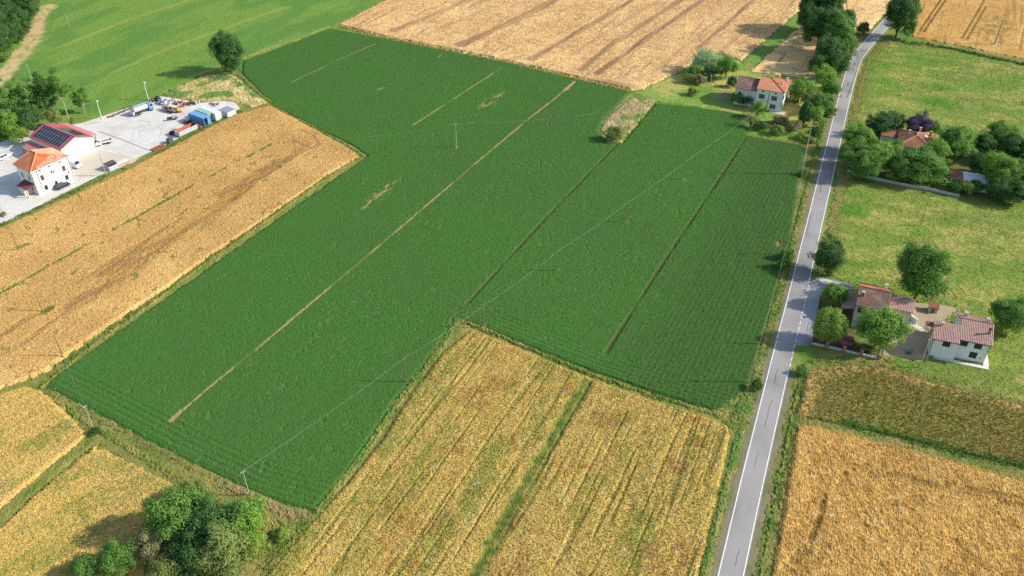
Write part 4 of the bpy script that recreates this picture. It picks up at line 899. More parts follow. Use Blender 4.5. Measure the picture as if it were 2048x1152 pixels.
def ivl(poly, u):
    """v-interval of a convex polygon at u"""
    vs = []
    for i in range(len(poly)):
        (a, b), (c, d) = poly[i], poly[(i+1) % len(poly)]
        if (a-u)*(c-u) <= 0 and abs(a-c) > 1e-9: vs.append(b+(d-b)*(u-a)/(c-a))
    return (min(vs), max(vs)) if vs else None
def slope(mb, pts, pitch=0.32, amp=0.05, thick=0.16):
    """one roof plane: tile columns as ridged strips up the slope; pts: eave left, eave right, then the rest"""
    p = [Vector(q) for q in pts]; U = (p[1]-p[0]).normalized(); n = U.cross(p[2]-p[1]).normalized()
    if n.z < 0: n = -n
    V = n.cross(U); o = p[0]
    if V.z < 0: V = -V
    pl = [((q-o).dot(U), (q-o).dot(V)) for q in p]
    u0, u1 = min(a for a, b in pl), max(a for a, b in pl); k = max(2, round((u1-u0)/pitch)); st = (u1-u0)/k
    e = 1e-4
    for i in range(k):
        us = [u0+st*i+e, u0+st*(i+.28), u0+st*(i+.6), u0+st*(i+1)-e]; hs = [0, amp, amp, 0]
        iv = [ivl(pl, u) for u in us]
        for j in range(3):
            if iv[j] is None or iv[j+1] is None: continue
            quad = [(us[j], iv[j][0], hs[j]), (us[j+1], iv[j+1][0], hs[j+1]), (us[j+1], iv[j+1][1], hs[j+1]), (us[j], iv[j][1], hs[j])]
            mb.add([o+U*a+V*b+n*(h+0.002) for a, b, h in quad], [(0, 1, 2, 3)], [[(a, b) for a, b, h in quad]])
    # body of the roof under the tiles
    nn = len(p); top = [q-n*0.01 for q in p]; bot = [q-n*thick for q in p]
    mb.add(top+bot, [tuple(range(nn)), tuple(range(2*nn-1, nn-1, -1))]+[(i, (i+1) % nn, (i+1) % nn+nn, i+nn) for i in range(nn)], [[(0, 0)]*nn]*2+[[(0, 0)]*4]*nn)
def roof(parent, planes, m, caps=(), capm=None, capr=0.14, name='roof', pitch=0.32, amp=0.05):
    mb = MB()
    for pl in planes: slope(mb, pl, pitch, amp)
    r = mb.build(name, m, parent)
    for a, b in caps:
        c = MB(); c.tube([(a[0], a[1], a[2]+.05), (b[0], b[1], b[2]+.05)], capr, 6); c.build('ridge_cap', capm or m, r)
    return r
def wall(parent, a, b, z0, h0, h1, m, holes=(), th=0.25, name='wall', peak=None):
    """one wall from a to b (outside on the right-hand side when walking a to b), with real openings.
    h0, h1: heights at the ends (peak: (share, height) for a gable). holes: (u, z, w, h, kind, material)"""
    L = math.hypot(b[0]-a[0], b[1]-a[1]); ex, ey = (b[0]-a[0])/L, (b[1]-a[1])/L; nx, ny = ey, -ex
    def top(u):
        if peak:
            k = u/L
            return h0+(peak[1]-h0)*k/peak[0] if k < peak[0] else peak[1]+(h1-peak[1])*(k-peak[0])/(1-peak[0])
        return h0+(h1-h0)*u/L
    def pt(u, z, d=0.0): return (a[0]+ex*u-nx*d, a[1]+ey*u-ny*d, z)
    us = sorted({0.0, L}|{round(h[0]-h[2]/2, 3) for h in holes}|{round(h[0]+h[2]/2, 3) for h in holes}|({peak[0]*L} if peak else set()))
    zs = sorted({z0}|{round(h[1]-h[3]/2, 3) for h in holes}|{round(h[1]+h[3]/2, 3) for h in holes})
    mb = MB()
    for i in range(len(us)-1):
        u, v = us[i], us[i+1]; um = (u+v)/2
        for j in range(len(zs)):
            lo = zs[j]; hi = zs[j+1] if j+1 < len(zs) else None
            zm = (lo+hi)/2 if hi else lo+.01
            if any(abs(um-h[0]) < h[2]/2 and abs(zm-h[1]) < h[3]/2 for h in holes): continue
            if hi: mb.add([pt(u, lo), pt(v, lo), pt(v, hi), pt(u, hi)], [(0, 1, 2, 3)])
            else: mb.add([pt(u, lo), pt(v, lo), pt(v, top(v)), pt(u, top(u))], [(0, 1, 2, 3)])
    for h in holes:
        u, v, lo, hi = h[0]-h[2]/2, h[0]+h[2]/2, h[1]-h[3]/2, h[1]+h[3]/2
        c = [(u, lo), (v, lo), (v, hi), (u, hi)]
        for k in range(4):
            (p, q), (r_, s_) = c[k], c[(k+1) % 4]
            mb.add([pt(p, q), pt(r_, s_), pt(r_, s_, .22), pt(p, q, .22)], [(0, 1, 2, 3)])
    mb.add([pt(0, z0, th), pt(L, z0, th), pt(L, top(L), th), pt(0, top(0), th)], [(3, 2, 1, 0)])
    me = bpy.data.meshes.new(name); me.from_pydata(mb.v, [], mb.f); me.materials.append(m)
    o = bpy.data.objects.new(name, me); COL.objects.link(o); o.parent = parent
    for h in holes:
        u, v, lo, hi = h[0]-h[2]/2, h[0]+h[2]/2, h[1]-h[3]/2, h[1]+h[3]/2; kind = h[4]; hm = h[5] if len(h) > 5 else M['white']
        def slab(d0, d1, x0, x1, y0, y1, nm, mm, par=None):
            q = MB(); q.add([pt(x0, y0, d0), pt(x1, y0, d0), pt(x1, y1, d0), pt(x0, y1, d0), pt(x0, y0, d1), pt(x1, y0, d1), pt(x1, y1, d1), pt(x0, y1, d1)],
                            [(0,1,2,3),(7,6,5,4),(0,4,5,1),(1,5,6,2),(2,6,7,3),(3,7,4,0)])
            return q.build(nm, mm, par)
        if kind == 'window':          # pane, frame bars, sill and a pair of open shutters
            w = slab(.16, .20, u, v, lo, hi, 'window', M['glass'], parent)
            slab(.12, .158, (u+v)/2-.04, (u+v)/2+.04, lo, hi, 'frame', M['white'], w)
            slab(-.06, .10, u-.08, v+.08, lo-.09, lo-.002, 'sill', M['concrete'], w)
            if len(h) > 5:
                hw = h[2]/2
                slab(-.06, -.004, u-hw, u-.02, lo, hi, 'shutter', hm, w); slab(-.06, -.004, v+.02, v+hw, lo, hi, 'shutter', hm, w)
        elif kind == 'pane':
            w = slab(.16, .20, u, v, lo, hi, 'window', M['glass'], parent)
            slab(-.05, .10, u-.06, v+.06, lo-.08, lo-.002, 'sill', M['concrete'], w)
        elif kind == 'closed':        # closed shutter leaves
            w = slab(.16, .20, u, v, lo, hi, 'window', M['glass'], parent)
            slab(-.02, .05, u+.01, (u+v)/2-.015, lo+.01, hi-.01, 'shutter', hm, w); slab(-.02, .05, (u+v)/2+.015, v-.01, lo+.01, hi-.01, 'shutter', hm, w)
        elif kind == 'door':
            w = slab(.10, .16, u+.01, v-.01, lo, hi, 'door', hm, parent)
            slab(.04, .098, v-.22, v-.12, lo+.95, lo+1.05, 'handle', M['alu'], w)
        elif kind == 'gate':          # sectional door of planks
            w = slab(.14, .18, u, v, lo, hi, 'door', hm, parent)
            for k in range(4):
                z_ = lo+(hi-lo)*k/4; slab(.10, .139, u+.03, v-.03, z_+.04, z_+(hi-lo)/4-.03, 'panel', hm, w)
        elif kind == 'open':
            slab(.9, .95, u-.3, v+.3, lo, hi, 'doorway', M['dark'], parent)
    return o
def chimney(parent, x, y, z0, z1, m, s=0.5, cap=None):
    b = MB(); b.box(x-s/2, x+s/2, y-s/2, y+s/2, z0, z1); c = b.build('chimney', m, parent)
    b = MB(); b.box(x-s*.75, x+s*.75, y-s*.75, y+s*.75, z1+.1, z1+.2)
    for i in (-1, 1):
        for j in (-1, 1): b.box(x+i*s*.42-.05, x+i*s*.42+.05, y+j*s*.42-.05, y+j*s*.42+.05, z1-.02, z1+.12)
    b.build('chimney_cap', cap or M['concrete'], c); return c
def pipe(parent, x, y, z0, z1, m=None):
    b = MB(); b.tube([(x, y, z0), (x, y, z1)], .07, 6); b.build('downpipe', m or M['gutter'], parent)
def gutter(parent, a, b, m=None):
    q = MB(); q.tube([a, b], .08, 6); q.build('gutter', m or M['gutter'], parent)
def antenna(parent, x, y, z, h=2.2):
    b = MB(); b.tube([(x, y, z), (x, y, z+h)], .035, 5)
    for k in range(3): b.tube([(x-.5, y, z+h-.1-.3*k), (x+.5, y, z+h-.1-.3*k)], .02, 4)
    b.tube([(x, y-.5, z+h-.4), (x, y+.5, z+h-.4)], .02, 4); b.build('antenna', M['alu'], parent)

# --- lower right house: two blocks under one front slope
gx, gy = 100.6, 137.6; aBR = math.radians(-20)
h = empty('house', gx, gy, 0, aBR); tag(h, 'pale two storey house with red ribbed tile roof and green shutters, lower right', 'house')
ZE, SL = 5.4, 0.42; D = 9.2; Wd = 5.8; Lw = 5.0; J = 1.0
GS = M['shutter_green']
wall(h, (-Wd, 0), (0, 0), 0, ZE, ZE, M['plaster'], [(1.0, 4.3, 1.5, 1.5, 'closed', GS), (3.75, 4.3, 1.5, 1.5, 'closed', GS), (3.5, 1.75, 1.5, 1.6, 'closed', GS), (5.0, 1.3, .3, .3, 'pane')], name='front_wall')
wall(h, (0, 0), (0, D), 0, ZE, ZE, M['plaster'], [(2.5, 4.0, 1.0, 1.4, 'closed', GS), (6.5, 4.0, 1.0, 1.4, 'closed', GS), (4.5, 1.4, 1.0, 2.2, 'door', GS)], peak=(.5, ZE+D/2*SL), name='side_wall')
wall(h, (0, D), (-Wd, D), 0, ZE, ZE, M['plaster'], name='back_wall')
wall(h, (-Wd, D), (-Wd, 3.0), 0, ZE, ZE+(3.0)*SL, M['plaster'], peak=((D/2)/(D-3.0), ZE+D/2*SL), name='side_wall')
wall(h, (-Wd-Lw, -J), (-Wd, -J), 0, ZE-J*SL, ZE-J*SL, M['plaster'], [(2.6, 3.95, 1.5, 1.5, 'closed', GS)], name='front_wall')
wall(h, (-Wd, -J), (-Wd, 0), 0, ZE-J*SL, ZE, M['plaster'], name='return_wall')
wall(h, (-Wd-Lw, 2.6), (-Wd-Lw, -J), 0, ZE+2.6*SL, ZE-J*SL, M['plaster'], [(1.2, 1.4, .9, 2.2, 'door', M['shutter_brown']), (2.4, 4.2, .9, 1.2, 'closed', M['shutter_brown'])], name='side_wall')
wall(h, (-Wd, 2.6), (-Wd-Lw, 2.6), 0, ZE+2.6*SL, ZE+2.6*SL, M['plaster'], name='back_wall')
o1 = .45; z = lambda v: ZE+v*SL+.12
roof(h, [[(-Wd-.15, -o1, z(-o1)), (o1, -o1, z(-o1)), (o1, D/2, z(D/2)), (-Wd-.15, D/2, z(D/2))],
         [(o1, D+o1, z(-o1)), (-Wd-.45, D+o1, z(-o1)), (-Wd-.45, D/2, z(D/2)), (o1, D/2, z(D/2))],
         [(-Wd-Lw-o1, -J-o1, z(-J-o1)), (-Wd-.155, -J-o1, z(-J-o1)), (-Wd-.155, 2.9, z(2.9)), (-Wd-Lw-o1, 2.9, z(2.9))]], M['tile_red'], [((-Wd-.45, D/2, z(D/2)), (o1, D/2, z(D/2)))], pitch=.34, amp=.07)
chimney(h, -4.7, D/2+2.6, 6.0, 7.3, M['plaster_old'], .55); chimney(h, -.6, D/2+1.2, 6.5, 7.7, M['plaster_old'], .5)
chimney(h, -.5, 2.2, 6.0, 7.6, M['brick'], .35, M['dark']); chimney(h, -Wd-Lw+1.2, 2.0, 6.0, 7.0, M['plaster_old'], .4)
antenna(h, -4.6, D/2+2.0, 6.5, 2.6)
for a in ((-Wd-Lw-o1, -J-o1, z(-J-o1)-.1), (-Wd, -J-o1, z(-J-o1)-.1)), ((-Wd, -o1-.05, z(-o1)-.1), (o1, -o1-.05, z(-o1)-.1)): gutter(h, *a)
pipe(h, .08, -.1, 0, ZE-.1); pipe(h, -Wd-Lw-.08, -J-.08, 0, ZE-.6)
b = MB(); b.box(-Wd-Lw+1, 1.1, -J-.9, -J-.02, 0, .24); b.box(.02, 1.2, -J, D, 0, .24); b.build('plinth_path', M['whitec'], h)

# --- roadside house with annex
mx, my = P(1600+(690+1048)/2*.1736, 540+227*.1736, 7.2); aM = math.radians(-22.5)
h = empty('house', mx, my, 0, aM); tag(h, 'roadside house with weathered red tile gable roof behind the airy tree', 'house')
w2, d2, ze, sl = 3.1, 4.4, 5.3, .42; zr = ze+d2*sl
wall(h, (-w2, -d2), (w2, -d2), 0, ze, ze, M['plaster_b'], [(1.4, 3.9, 1, 1.4, 'window', M['shutter_brown']), (4.6, 3.9, 1, 1.4, 'window', M['shutter_brown']), (3.1, 1.2, 1.1, 2.3, 'door', M['shutter_brown'])], name='front_wall')
wall(h, (w2, -d2), (w2, d2), 0, ze, ze, M['plaster_b'], peak=(.5, zr), name='side_wall')
wall(h, (w2, d2), (-w2, d2), 0, ze, ze, M['plaster_b'], name='back_wall')
wall(h, (-w2, d2), (-w2, -d2), 0, ze, ze, M['plaster_b'], [(3, 3.8, .9, 1.3, 'window'), (6, 3.8, .9, 1.3, 'window')], peak=(.5, zr), name='side_wall')
o1 = .35; z = lambda v: zr-abs(v)*sl+.12
rf = roof(h, [[(-w2-o1, -d2-o1, z(d2+o1)), (w2+o1, -d2-o1, z(d2+o1)), (w2+o1, 0, z(0)), (-w2-o1, 0, z(0))]], M['tile_old'], [((-w2-o1, 0, z(0)), (w2+o1, 0, z(0)))], M['tile_new'])
roof(h, [[(w2+o1, d2+o1, z(d2+o1)), (-w2-o1, d2+o1, z(d2+o1)), (-w2-o1, 0, z(0)), (w2+o1, 0, z(0))]], M['tile_new'])
chimney(h, 2.2, 1.6, 6.2, 8.0, M['plaster'], .5); chimney(h, -2.4, -2.2, 5.8, 7.3, M['brick'], .45)
# lower wing on the right and veranda on the left
wall(h, (w2+.01, .1), (w2+5.6, .1), 0, 3.4, 3.4, M['plaster_b'], [(2.3, 1.5, 2.4, .9, 'pane')], name='wing_wall')
wall(h, (w2+5.6, .1), (w2+5.6, 3.4), 0, 3.4, 4.2, M['plaster_b'], [(1.6, 1.1, 1, 2.1, 'door', M['shutter_brown'])], name='wing_wall')
wall(h, (w2+5.6, 3.4), (w2+.01, 3.4), 0, 4.2, 4.2, M['plaster_b'], name='wing_wall')
roof(h, [[(w2+o1+.02, -.3, 3.42), (w2+5.95, -.3, 3.42), (w2+5.95, 3.7, 4.45), (w2+o1+.02, 3.7, 4.45)]], M['tile_red'], name='wing_roof')
roof(h, [[(-w2-3.0, 3.8, 2.5), (-w2-3.0, -3.2, 2.5), (-w2-.36, -3.2, 3.1), (-w2-.36, 3.8, 3.1)]], M['tile_red'], name='veranda_roof')
for v in (3.5, .3, -2.9):
    b = MB(); b.box(-w2-2.9, -w2-2.7, v-.1, v+.1, 0, 2.42); b.build('veranda_post', M['brick'], h)

# --- farmhouse with annex
aF = math.radians(-25); fx, fy = 89.9, 265.2
h = empty('farmhouse', fx, fy, 0, aF); tag(h, 'tall white farmhouse with orange hipped roof and lower tiled annex, beside the green field', 'house')
w_, d_, ze = 8.7, 11.4, 7.0; o1 = .4; sl = .36; SB = M['shutter_brown']
wall(h, (-w_, 0), (0, 0), 0, ze, ze, M['plaster'], [(1.9, 6.35, .6, .5, 'pane'), (6.1, 6.35, .6, .5, 'pane'), (1.8, 4.6, .9, 1.5, 'window', SB), (5.9, 4.6, .9, 1.5, 'window', SB), (5.9, 1.7, .9, 1.5, 'window', SB), (1.8, 1.7, .9, 1.5, 'window', SB)], name='front_wall')
wall(h, (0, 0), (0, d_), 0, ze, ze, M['plaster'], [(2.2, 4.6, .9, 1.5, 'window', SB), (5.7, 4.6, .9, 1.5, 'window', SB), (9, 4.6, .9, 1.5, 'window', SB), (2.2, 1.7, .9, 1.5, 'window', SB), (5.7, 1.2, 1.1, 2.3, 'door', SB), (9, 1.7, .9, 1.5, 'window', SB)], name='side_wall')
wall(h, (0, d_), (-w_, d_), 0, ze, ze, M['plaster'], name='back_wall')
zr = ze+(d_/2+o1)*sl
wall(h, (-w_, d_), (-w_, 0), 0, ze, ze, M['plaster'], peak=(.5, ze+d_/2*sl), name='side_wall')
hx = o1-(d_/2+o1); ym = d_/2; zc_ = zr+.1; z0 = ze+.1
roof(h, [[(-w_-.25, -o1, z0), (o1, -o1, z0), (hx, ym, zc_), (-w_-.25, ym, zc_)]], tile_mat('part_weathered_tiles', S(230,150,108,1.05), S(206,132,104,1.05), S(206,154,130,1.05)), [((o1, -o1, z0), (hx, ym, zc_))], M['tile_old'])
roof(h, [[(o1, -o1, z0), (o1, d_+o1, z0), (hx, ym, zc_)], [(o1, d_+o1, z0), (-w_-.25, d_+o1, z0), (-w_-.25, ym, zc_), (hx, ym, zc_)]], M['tile_new'], [((-w_-.25, ym, zc_), (hx, ym, zc_)), ((o1, d_+o1, z0), (hx, ym, zc_))], M['tile_new'])
chimney(h, -1.6, 4.6, 7.4, 9.2, M['plaster_old'], .5); chimney(h, -3.4, 9.0, 7.6, 8.9, M['plaster'], .5); chimney(h, -.8, 9.4, 7.2, 8.5, M['plaster'], .5); antenna(h, -3.0, 7.4, 8.6)
pipe(h, -4.6, -.08, 0, ze); pipe(h, .08, -.08, 0, ze)
aw = 7.2; ze2 = 6.1; zr2 = ze2+(5.2)*sl
wall(h, (-w_-aw, .15), (-w_-.01, .15), 0, ze2, ze2, M['plaster_old'], [(1.6, 4.4, .8, 1.0, 'pane'), (4.2, 1.3, 1.4, 2.4, 'open')], name='annex_wall')
wall(h, (-w_-aw, 10.4), (-w_-aw, .15), 0, ze2, ze2, M['plaster_old'], peak=(.5, zr2), name='annex_wall')
wall(h, (-w_-.01, 10.4), (-w_-aw, 10.4), 0, ze2, ze2, M['plaster_old'], name='annex_wall')
roof(h, [[(-w_-aw-.3, -.25, ze2+.05), (-w_-.28, -.25, ze2+.05), (-w_-.28, 5.3, zr2+.08), (-w_-aw-.3, 5.3, zr2+.08)], [(-w_-.28, 10.8, ze2+.05), (-w_-aw-.3, 10.8, ze2+.05), (-w_-aw-.3, 5.3, zr2+.08), (-w_-.28, 5.3, zr2+.08)]], M['tile_old'], [((-w_-aw-.3, 5.3, zr2+.08), (-w_-.28, 5.3, zr2+.08))], M['tile_old'], name='annex_roof')
b = MB(); b.box(-3.5, 1.6, -1.3, -.02, 0, .14); b.build('terrace', M['whitec'], h)
b = MB(); b.box(1.0, 1.2, d_-1, d_+2, 0, 2.6); b.box(4.2, 4.4, d_-1, d_+2, 0, 2.4); b.build('outbuilding_wall', M['plaster_old'], h)
roof(h, [[(.55, d_-1.2, 2.75), (4.7, d_-1.2, 2.45), (4.7, d_+2.4, 2.45), (.55, d_+2.4, 2.75)]], M['tile_old'], name='outbuilding_roof')

# --- villa in the trees
aV = math.radians(-21); vx, vy = 124.0, 238.0
h = empty('villa', vx, vy, 0, aV); tag(h, 'single storey villa with brown hipped roof almost hidden among trees', 'house')
a_, b2, ze = 5.1, 6.0, 3.3; zr = ze+2.0
for q, (A, B) in enumerate((((-4.6,-5.5),(4.6,-5.5)), ((4.6,-5.5),(4.6,5.5)), ((4.6,5.5),(-4.6,5.5)), ((-4.6,5.5),(-4.6,-5.5)))):
    wall(h, A, B, 0, ze, ze, M['plaster'], [(2.0, 1.7, 1.1, 1.3, 'window', SB), (6.6, 1.7, 1.1, 1.3, 'window', SB)]+([(4.3, 1.15, 1.0, 2.2, 'door', SB)] if q == 0 else []), name='outer_wall')
e0 = ze+.06
roof(h, [[(-a_, -b2, e0), (a_, -b2, e0), (0, -1, zr)], [(a_, -b2, e0), (a_, b2, e0), (0, 1, zr), (0, -1, zr)], [(a_, b2, e0), (-a_, b2, e0), (0, 1, zr)], [(-a_, b2, e0), (-a_, -b2, e0), (0, -1, zr), (0, 1, zr)]],
     M['tile_brown'], [((-a_, -b2, e0), (0, -1, zr)), ((a_, -b2, e0), (0, -1, zr)), ((a_, b2, e0), (0, 1, zr)), ((-a_, b2, e0), (0, 1, zr)), ((0, -1, zr), (0, 1, zr))], M['ridge_pale'], .16, pitch=.45, amp=.06)
chimney(h, -2.2, 1.2, 4.0, 5.6, M['plaster'], .45); chimney(h, 4.0, 3.2, 3.6, 5.2, M['brick'], .45); chimney(h, 1.0, 4.6, 3.6, 5.4, M['plaster'], .5)
b = MB(); b.add([(2.4, 1.2, 4.52), (3.2, 1.2, 4.22), (3.2, 2.4, 4.22), (2.4, 2.4, 4.52), (2.4, 1.2, 4.42), (3.2, 1.2, 4.12), (3.2, 2.4, 4.12), (2.4, 2.4, 4.42)], [(0,1,2,3),(7,6,5,4),(0,4,5,1),(1,5,6,2),(2,6,7,3),(3,7,4,0)]); b.build('skylight', M['white'], h)
wall(h, (-9.6, 1.8), (-4.62, 1.8), 0, 2.6, 2.6, M['plaster'], name='wing_wall'); wall(h, (-9.6, 5.4), (-9.6, 1.8), 0, 3.0, 2.6, M['plaster'], name='wing_wall')
roof(h, [[(-9.9, 1.2, 2.6), (-5.15, 1.2, 2.6), (-5.15, 5.6, 3.2), (-9.9, 5.6, 3.2)]], M['tile_brown'], [((-9.9, 5.6, 3.2), (-5.15, 5.6, 3.2))], M['ridge_pale'], name='wing_roof', pitch=.45)
# white garage right of the villa
gx, gy = P(1948, 356, 2.6)
h = empty('garage', gx, gy, 0, aV); tag(h, 'white flat roofed garage between trees right of the villa', 'garage')
for A, B in (((-5,-3),(4,-3)), ((4,-3),(4,3)), ((4,3),(-5,3)), ((-5,3),(-5,-3))):
    wall(h, A, B, 0, 2.5, 2.5, M['plaster'], [(2.0, 1.1, 2.4, 2.2, 'gate', M['white'])] if A == (-5,-3) else [], name='garage_wall')
b = MB(); b.box(-2.9, 4.2, -3.2, 3.2, 2.51, 2.66); b.build('flat_roof', M['white'], h)
roof(h, [[(-6.2, 3.2, 2.5), (-6.2, -3.2, 2.5), (-2.92, -3.2, 2.9), (-2.92, 3.2, 2.9)]], M['tile_brown'], name='roof_strip')
# villa garden wall
def lowwall(name, pl, hgt, th, m, label, cap=None, cat='wall'):
    p = W(pl); r_ = empty(name, p[0][0], p[0][1]); tag(r_, label, cat)
    for i, (a, b) in enumerate(zip(p[:-1], p[1:])):
        L = math.hypot(b[0]-a[0], b[1]-a[1]); an = math.atan2(b[1]-a[1], b[0]-a[0])
        for nm, q, mm in (('wall_panel', (0, L, -th/2, th/2, 0, hgt), m), ('coping', (-.04, L+.04, -th/2-.05, th/2+.05, hgt+.001, hgt+.07), cap or m)):
            bx = MB(); bx.box(*q); o = bx.build(nm, mm, r_); o.location = (a[0]-p[0][0], a[1]-p[0][1], 0); o.rotation_euler = (0, 0, an)
    return r_
lowwall('garden_wall', [(1694,344),(1711,351),(1780,366),(1850,380),(1918,394)], 0.8, .2, M['concrete'], 'low grey garden wall along the lower side of the villa trees')
# fence of the roadside house: low wall, brick pillars, railings
p = W([(1617,688),(1664,698),(1711,709),(1758,720)]); r_ = lowwall('garden_fence', [(1617,688),(1664,698),(1711,709),(1758,720)], .55, .22, M['concrete'], 'low concrete garden wall with brick pillars and dark railings by the driveway', M['whitec'], 'fence')
for i in range(5):
    t = i/4*.97+.015; a, b = np.array(p[0]), np.array(p[3]); q = a+(b-a)*t-np.array(p[0])
    bx = MB(); bx.box(q[0]-.28, q[0]+.28, q[1]-.28, q[1]+.28, 0, 1.5); o = bx.build('pillar', M['brick'], r_)
    bx = MB(); bx.frustum((q[0]-.36, q[0]+.36, q[1]-.36, q[1]+.36, 1.502), (q[0]-.1, q[0]+.1, q[1]-.1, q[1]+.1, 1.75)); bx.build('pillar_cap', M['tile_red'], o)
a, b = np.array((0., 0.)), np.array(p[3])-np.array(p[0])
for hh in (.85, 1.25):
    bx = MB(); bx.tube([(a[0], a[1], hh), (b[0], b[1], hh)], .03, 4); bx.build('rail', M['dark'], r_)
for i in range(30):
    q = a+(b-a)*(i+.5)/30; bx = MB(); bx.tube([(q[0], q[1], .6), (q[0], q[1], 1.3)], .018, 4); bx.build('baluster', M['dark'], r_)
# fence along the driveway side
p = W([(1645,592),(1636,640),(1626,684)]); r_ = empty('driveway_railing', *p[0]); tag(r_, 'dark railing on a low kerb between driveway and clipped trees', 'fence')
for i in range(9):
    t = i/8; a, b = np.array(p[0]), np.array(p[2]); q = a+(b-a)*t-a; bx = MB(); bx.box(q[0]-.05, q[0]+.05, q[1]-.05, q[1]+.05, 0, 1.3); bx.build('post', M['dark'], r_)
q = np.array(p[2])-np.array(p[0])
for hh in (.3, .8, 1.25):
    bx = MB(); bx.tube([(0, 0, hh), (q[0], q[1], hh)], .035, 4); bx.build('rail', M['dark'], r_)
# small sheds by the lower houses
def shed(name, x, y, ang, w, d, hf, hb, wm, rm, label, cat='shed', door=None):
    h = empty(name, x, y, 0, ang); tag(h, label, cat)
    wall(h, (-w/2,-d/2), (w/2,-d/2), 0, hf, hf, wm, [(w/2, hf*.45, w*.35, hf*.8, 'door', door)] if door else [], name='wall')
    wall(h, (w/2,-d/2), (w/2,d/2), 0, hf, hb, wm); wall(h, (w/2,d/2), (-w/2,d/2), 0, hb, hb, wm); wall(h, (-w/2,d/2), (-w/2,-d/2), 0, hb, hf, wm)
    roof(h, [[(-w/2-.2,-d/2-.2,hf+.04), (w/2+.2,-d/2-.2,hf+.04), (w/2+.2,d/2+.2,hb+.06), (-w/2-.2,d/2+.2,hb+.06)]], rm, pitch=.3, amp=.03)
    return h
x, y = P(1867, 614, 1.2); shed('garden_shed', x, y, aM, 1.9, 1.6, 1.5, 1.8, M['concrete'], M['tile_brown'], 'tiny brown roofed shed on the gravel courtyard under the big round tree', door=M['wood'])
x, y = P(1692, 682, 1.2); shed('garden_hut', x, y, aM, 2.4, 2.2, 1.3, 1.7, M['shutter_red'], M['metal_red'], 'dark red roofed hut among shrubs behind the garden fence', door=M['wood'])
x, y = P(1710, 651, .5); r_ = empty('white_crate', x, y, 0, aM); tag(r_, 'small white chest beside the veranda of the roadside house', 'crate')
b = MB(); b.box(-.7, .7, -.4, .4, 0, .75); b.build('body', M['white'], r_); b = MB(); b.box(-.75, .75, -.45, .45, .755, .85); b.build('lid', M['white'], r_)
x, y = P(1857, 665); h = empty('porch_canopy', x, y, 0, aBR); tag(h, 'small maroon canopy at the left end of the lower house', 'canopy')
b = MB(); b.box(-1.1, 1.3, -.9, .9, 2.3, 2.42); b.build('canopy_sheet', M['shutter_red'], h)
for sx, sy in ((-1,-.8),(-1,.8),(1.2,-.8),(1.2,.8)):
    b = MB(); b.tube([(sx, sy, 0), (sx, sy, 2.3)], .05, 5); b.build('post', M['gutter'], h)
x, y = P(1818, 707); r_ = empty('wheelie_bin', x, y, 0, .4); tag(r_, 'green bin lying on the shaded courtyard by the airy tree', 'bin')
b = MB(); b.frustum((-.5,.5,-.3,.3,.05), (-.6,.6,-.38,.38,.75)); b.build('body', plain_mat('bin_green', S(60,120,96), .5), r_); b = MB(); b.box(-.63,.63,-.41,.41,.755,.82); b.build('lid', plain_mat('bin_lid', S(80,140,116), .5), r_)
# white wedge wall between the two lower houses
lowwall('courtyard_wall', [(1823,622),(1818,640),(1832,650)], 1.5, .25, M['white'], 'short white wall between the roadside house wing and the courtyard', M['white'])

# --- ruined plank shed behind the farmhouse lawn
x, y = P(1428, 142, 1.5); h = empty('ruined_shed', x, y, 0, aF); tag(h, 'ruined shed with collapsing dark plank roof among bushes', 'shed')
for sx, sy, hh in ((-3.4,-2,1.8),(3.2,-2,2.2),(-3.4,2.2,2.2),(3.2,2.2,2.7),(0,-2,2.0)):
    b = MB(); b.box(sx-.1, sx+.1, sy-.1, sy+.1, 0, hh); b.build('post', M['wood'], h)
M['plank'] = plain_mat('dark_plank', S(104,92,92), .9, .5, 3)
for i in range(16):
    u = -3.6+i*.46; b = MB(); dz = random.uniform(-.12, .12); s_ = random.uniform(-.25, .25)
    b.add([(u,-2.4+s_,1.9+dz),(u+.38,-2.4+s_,1.95+dz),(u+.38,2.6+s_,2.6+dz*2),(u,2.6+s_,2.55+dz*2),(u,-2.4+s_,1.84+dz),(u+.38,-2.4+s_,1.89+dz),(u+.38,2.6+s_,2.54+dz*2),(u,2.6+s_,2.49+dz*2)], [(0,1,2,3),(7,6,5,4),(0,4,5,1),(1,5,6,2),(2,6,7,3),(3,7,4,0)])
    b.build('plank', M['plank'] if i % 3 else M['wood'], h)
b = MB(); b.box(-3.4, 3.2, 2.15, 2.25, .1, 1.9); b.build('back_boards', M['wood'], h)

# --- left: three storey house
aL = math.radians(56); lx, ly = -133.4, 209.6
h = empty('farm_house', lx, ly, 0, aL); tag(h, 'white three storey house with bright orange hipped roof in the farmyard', 'house')
w_, d_, ze = 11.2, 7.7, 7.55; o1 = .5
SR = M['shutter_red']
wall(h, (0, 0), (w_, 0), 0, ze, ze, M['plaster'], [(2.3, 6.9, .8, .35, 'pane'), (5.3, 6.9, .8, .35, 'pane'), (8.4, 6.9, .8, .35, 'pane'), (2.4, 4.6, 1.0, 1.6, 'closed', SR), (5.3, 5.1, .5, .8, 'pane'), (5.9, 5.0, .4, .8, 'pane'), (9.0, 4.6, 1.0, 1.6, 'closed', SR), (2.5, 1.4, 1.0, 1.5, 'pane'), (5.6, 1.6, .8, 1.0, 'pane'), (9.0, 1.7, 1.0, 1.5, 'pane'), (9.9, 3.0, .5, .6, 'pane')], name='front_wall')
wall(h, (w_, 0), (w_, d_), 0, ze, ze, M['plaster'], name='side_wall'); wall(h, (w_, d_), (0, d_), 0, ze, ze, M['plaster'], name='back_wall')
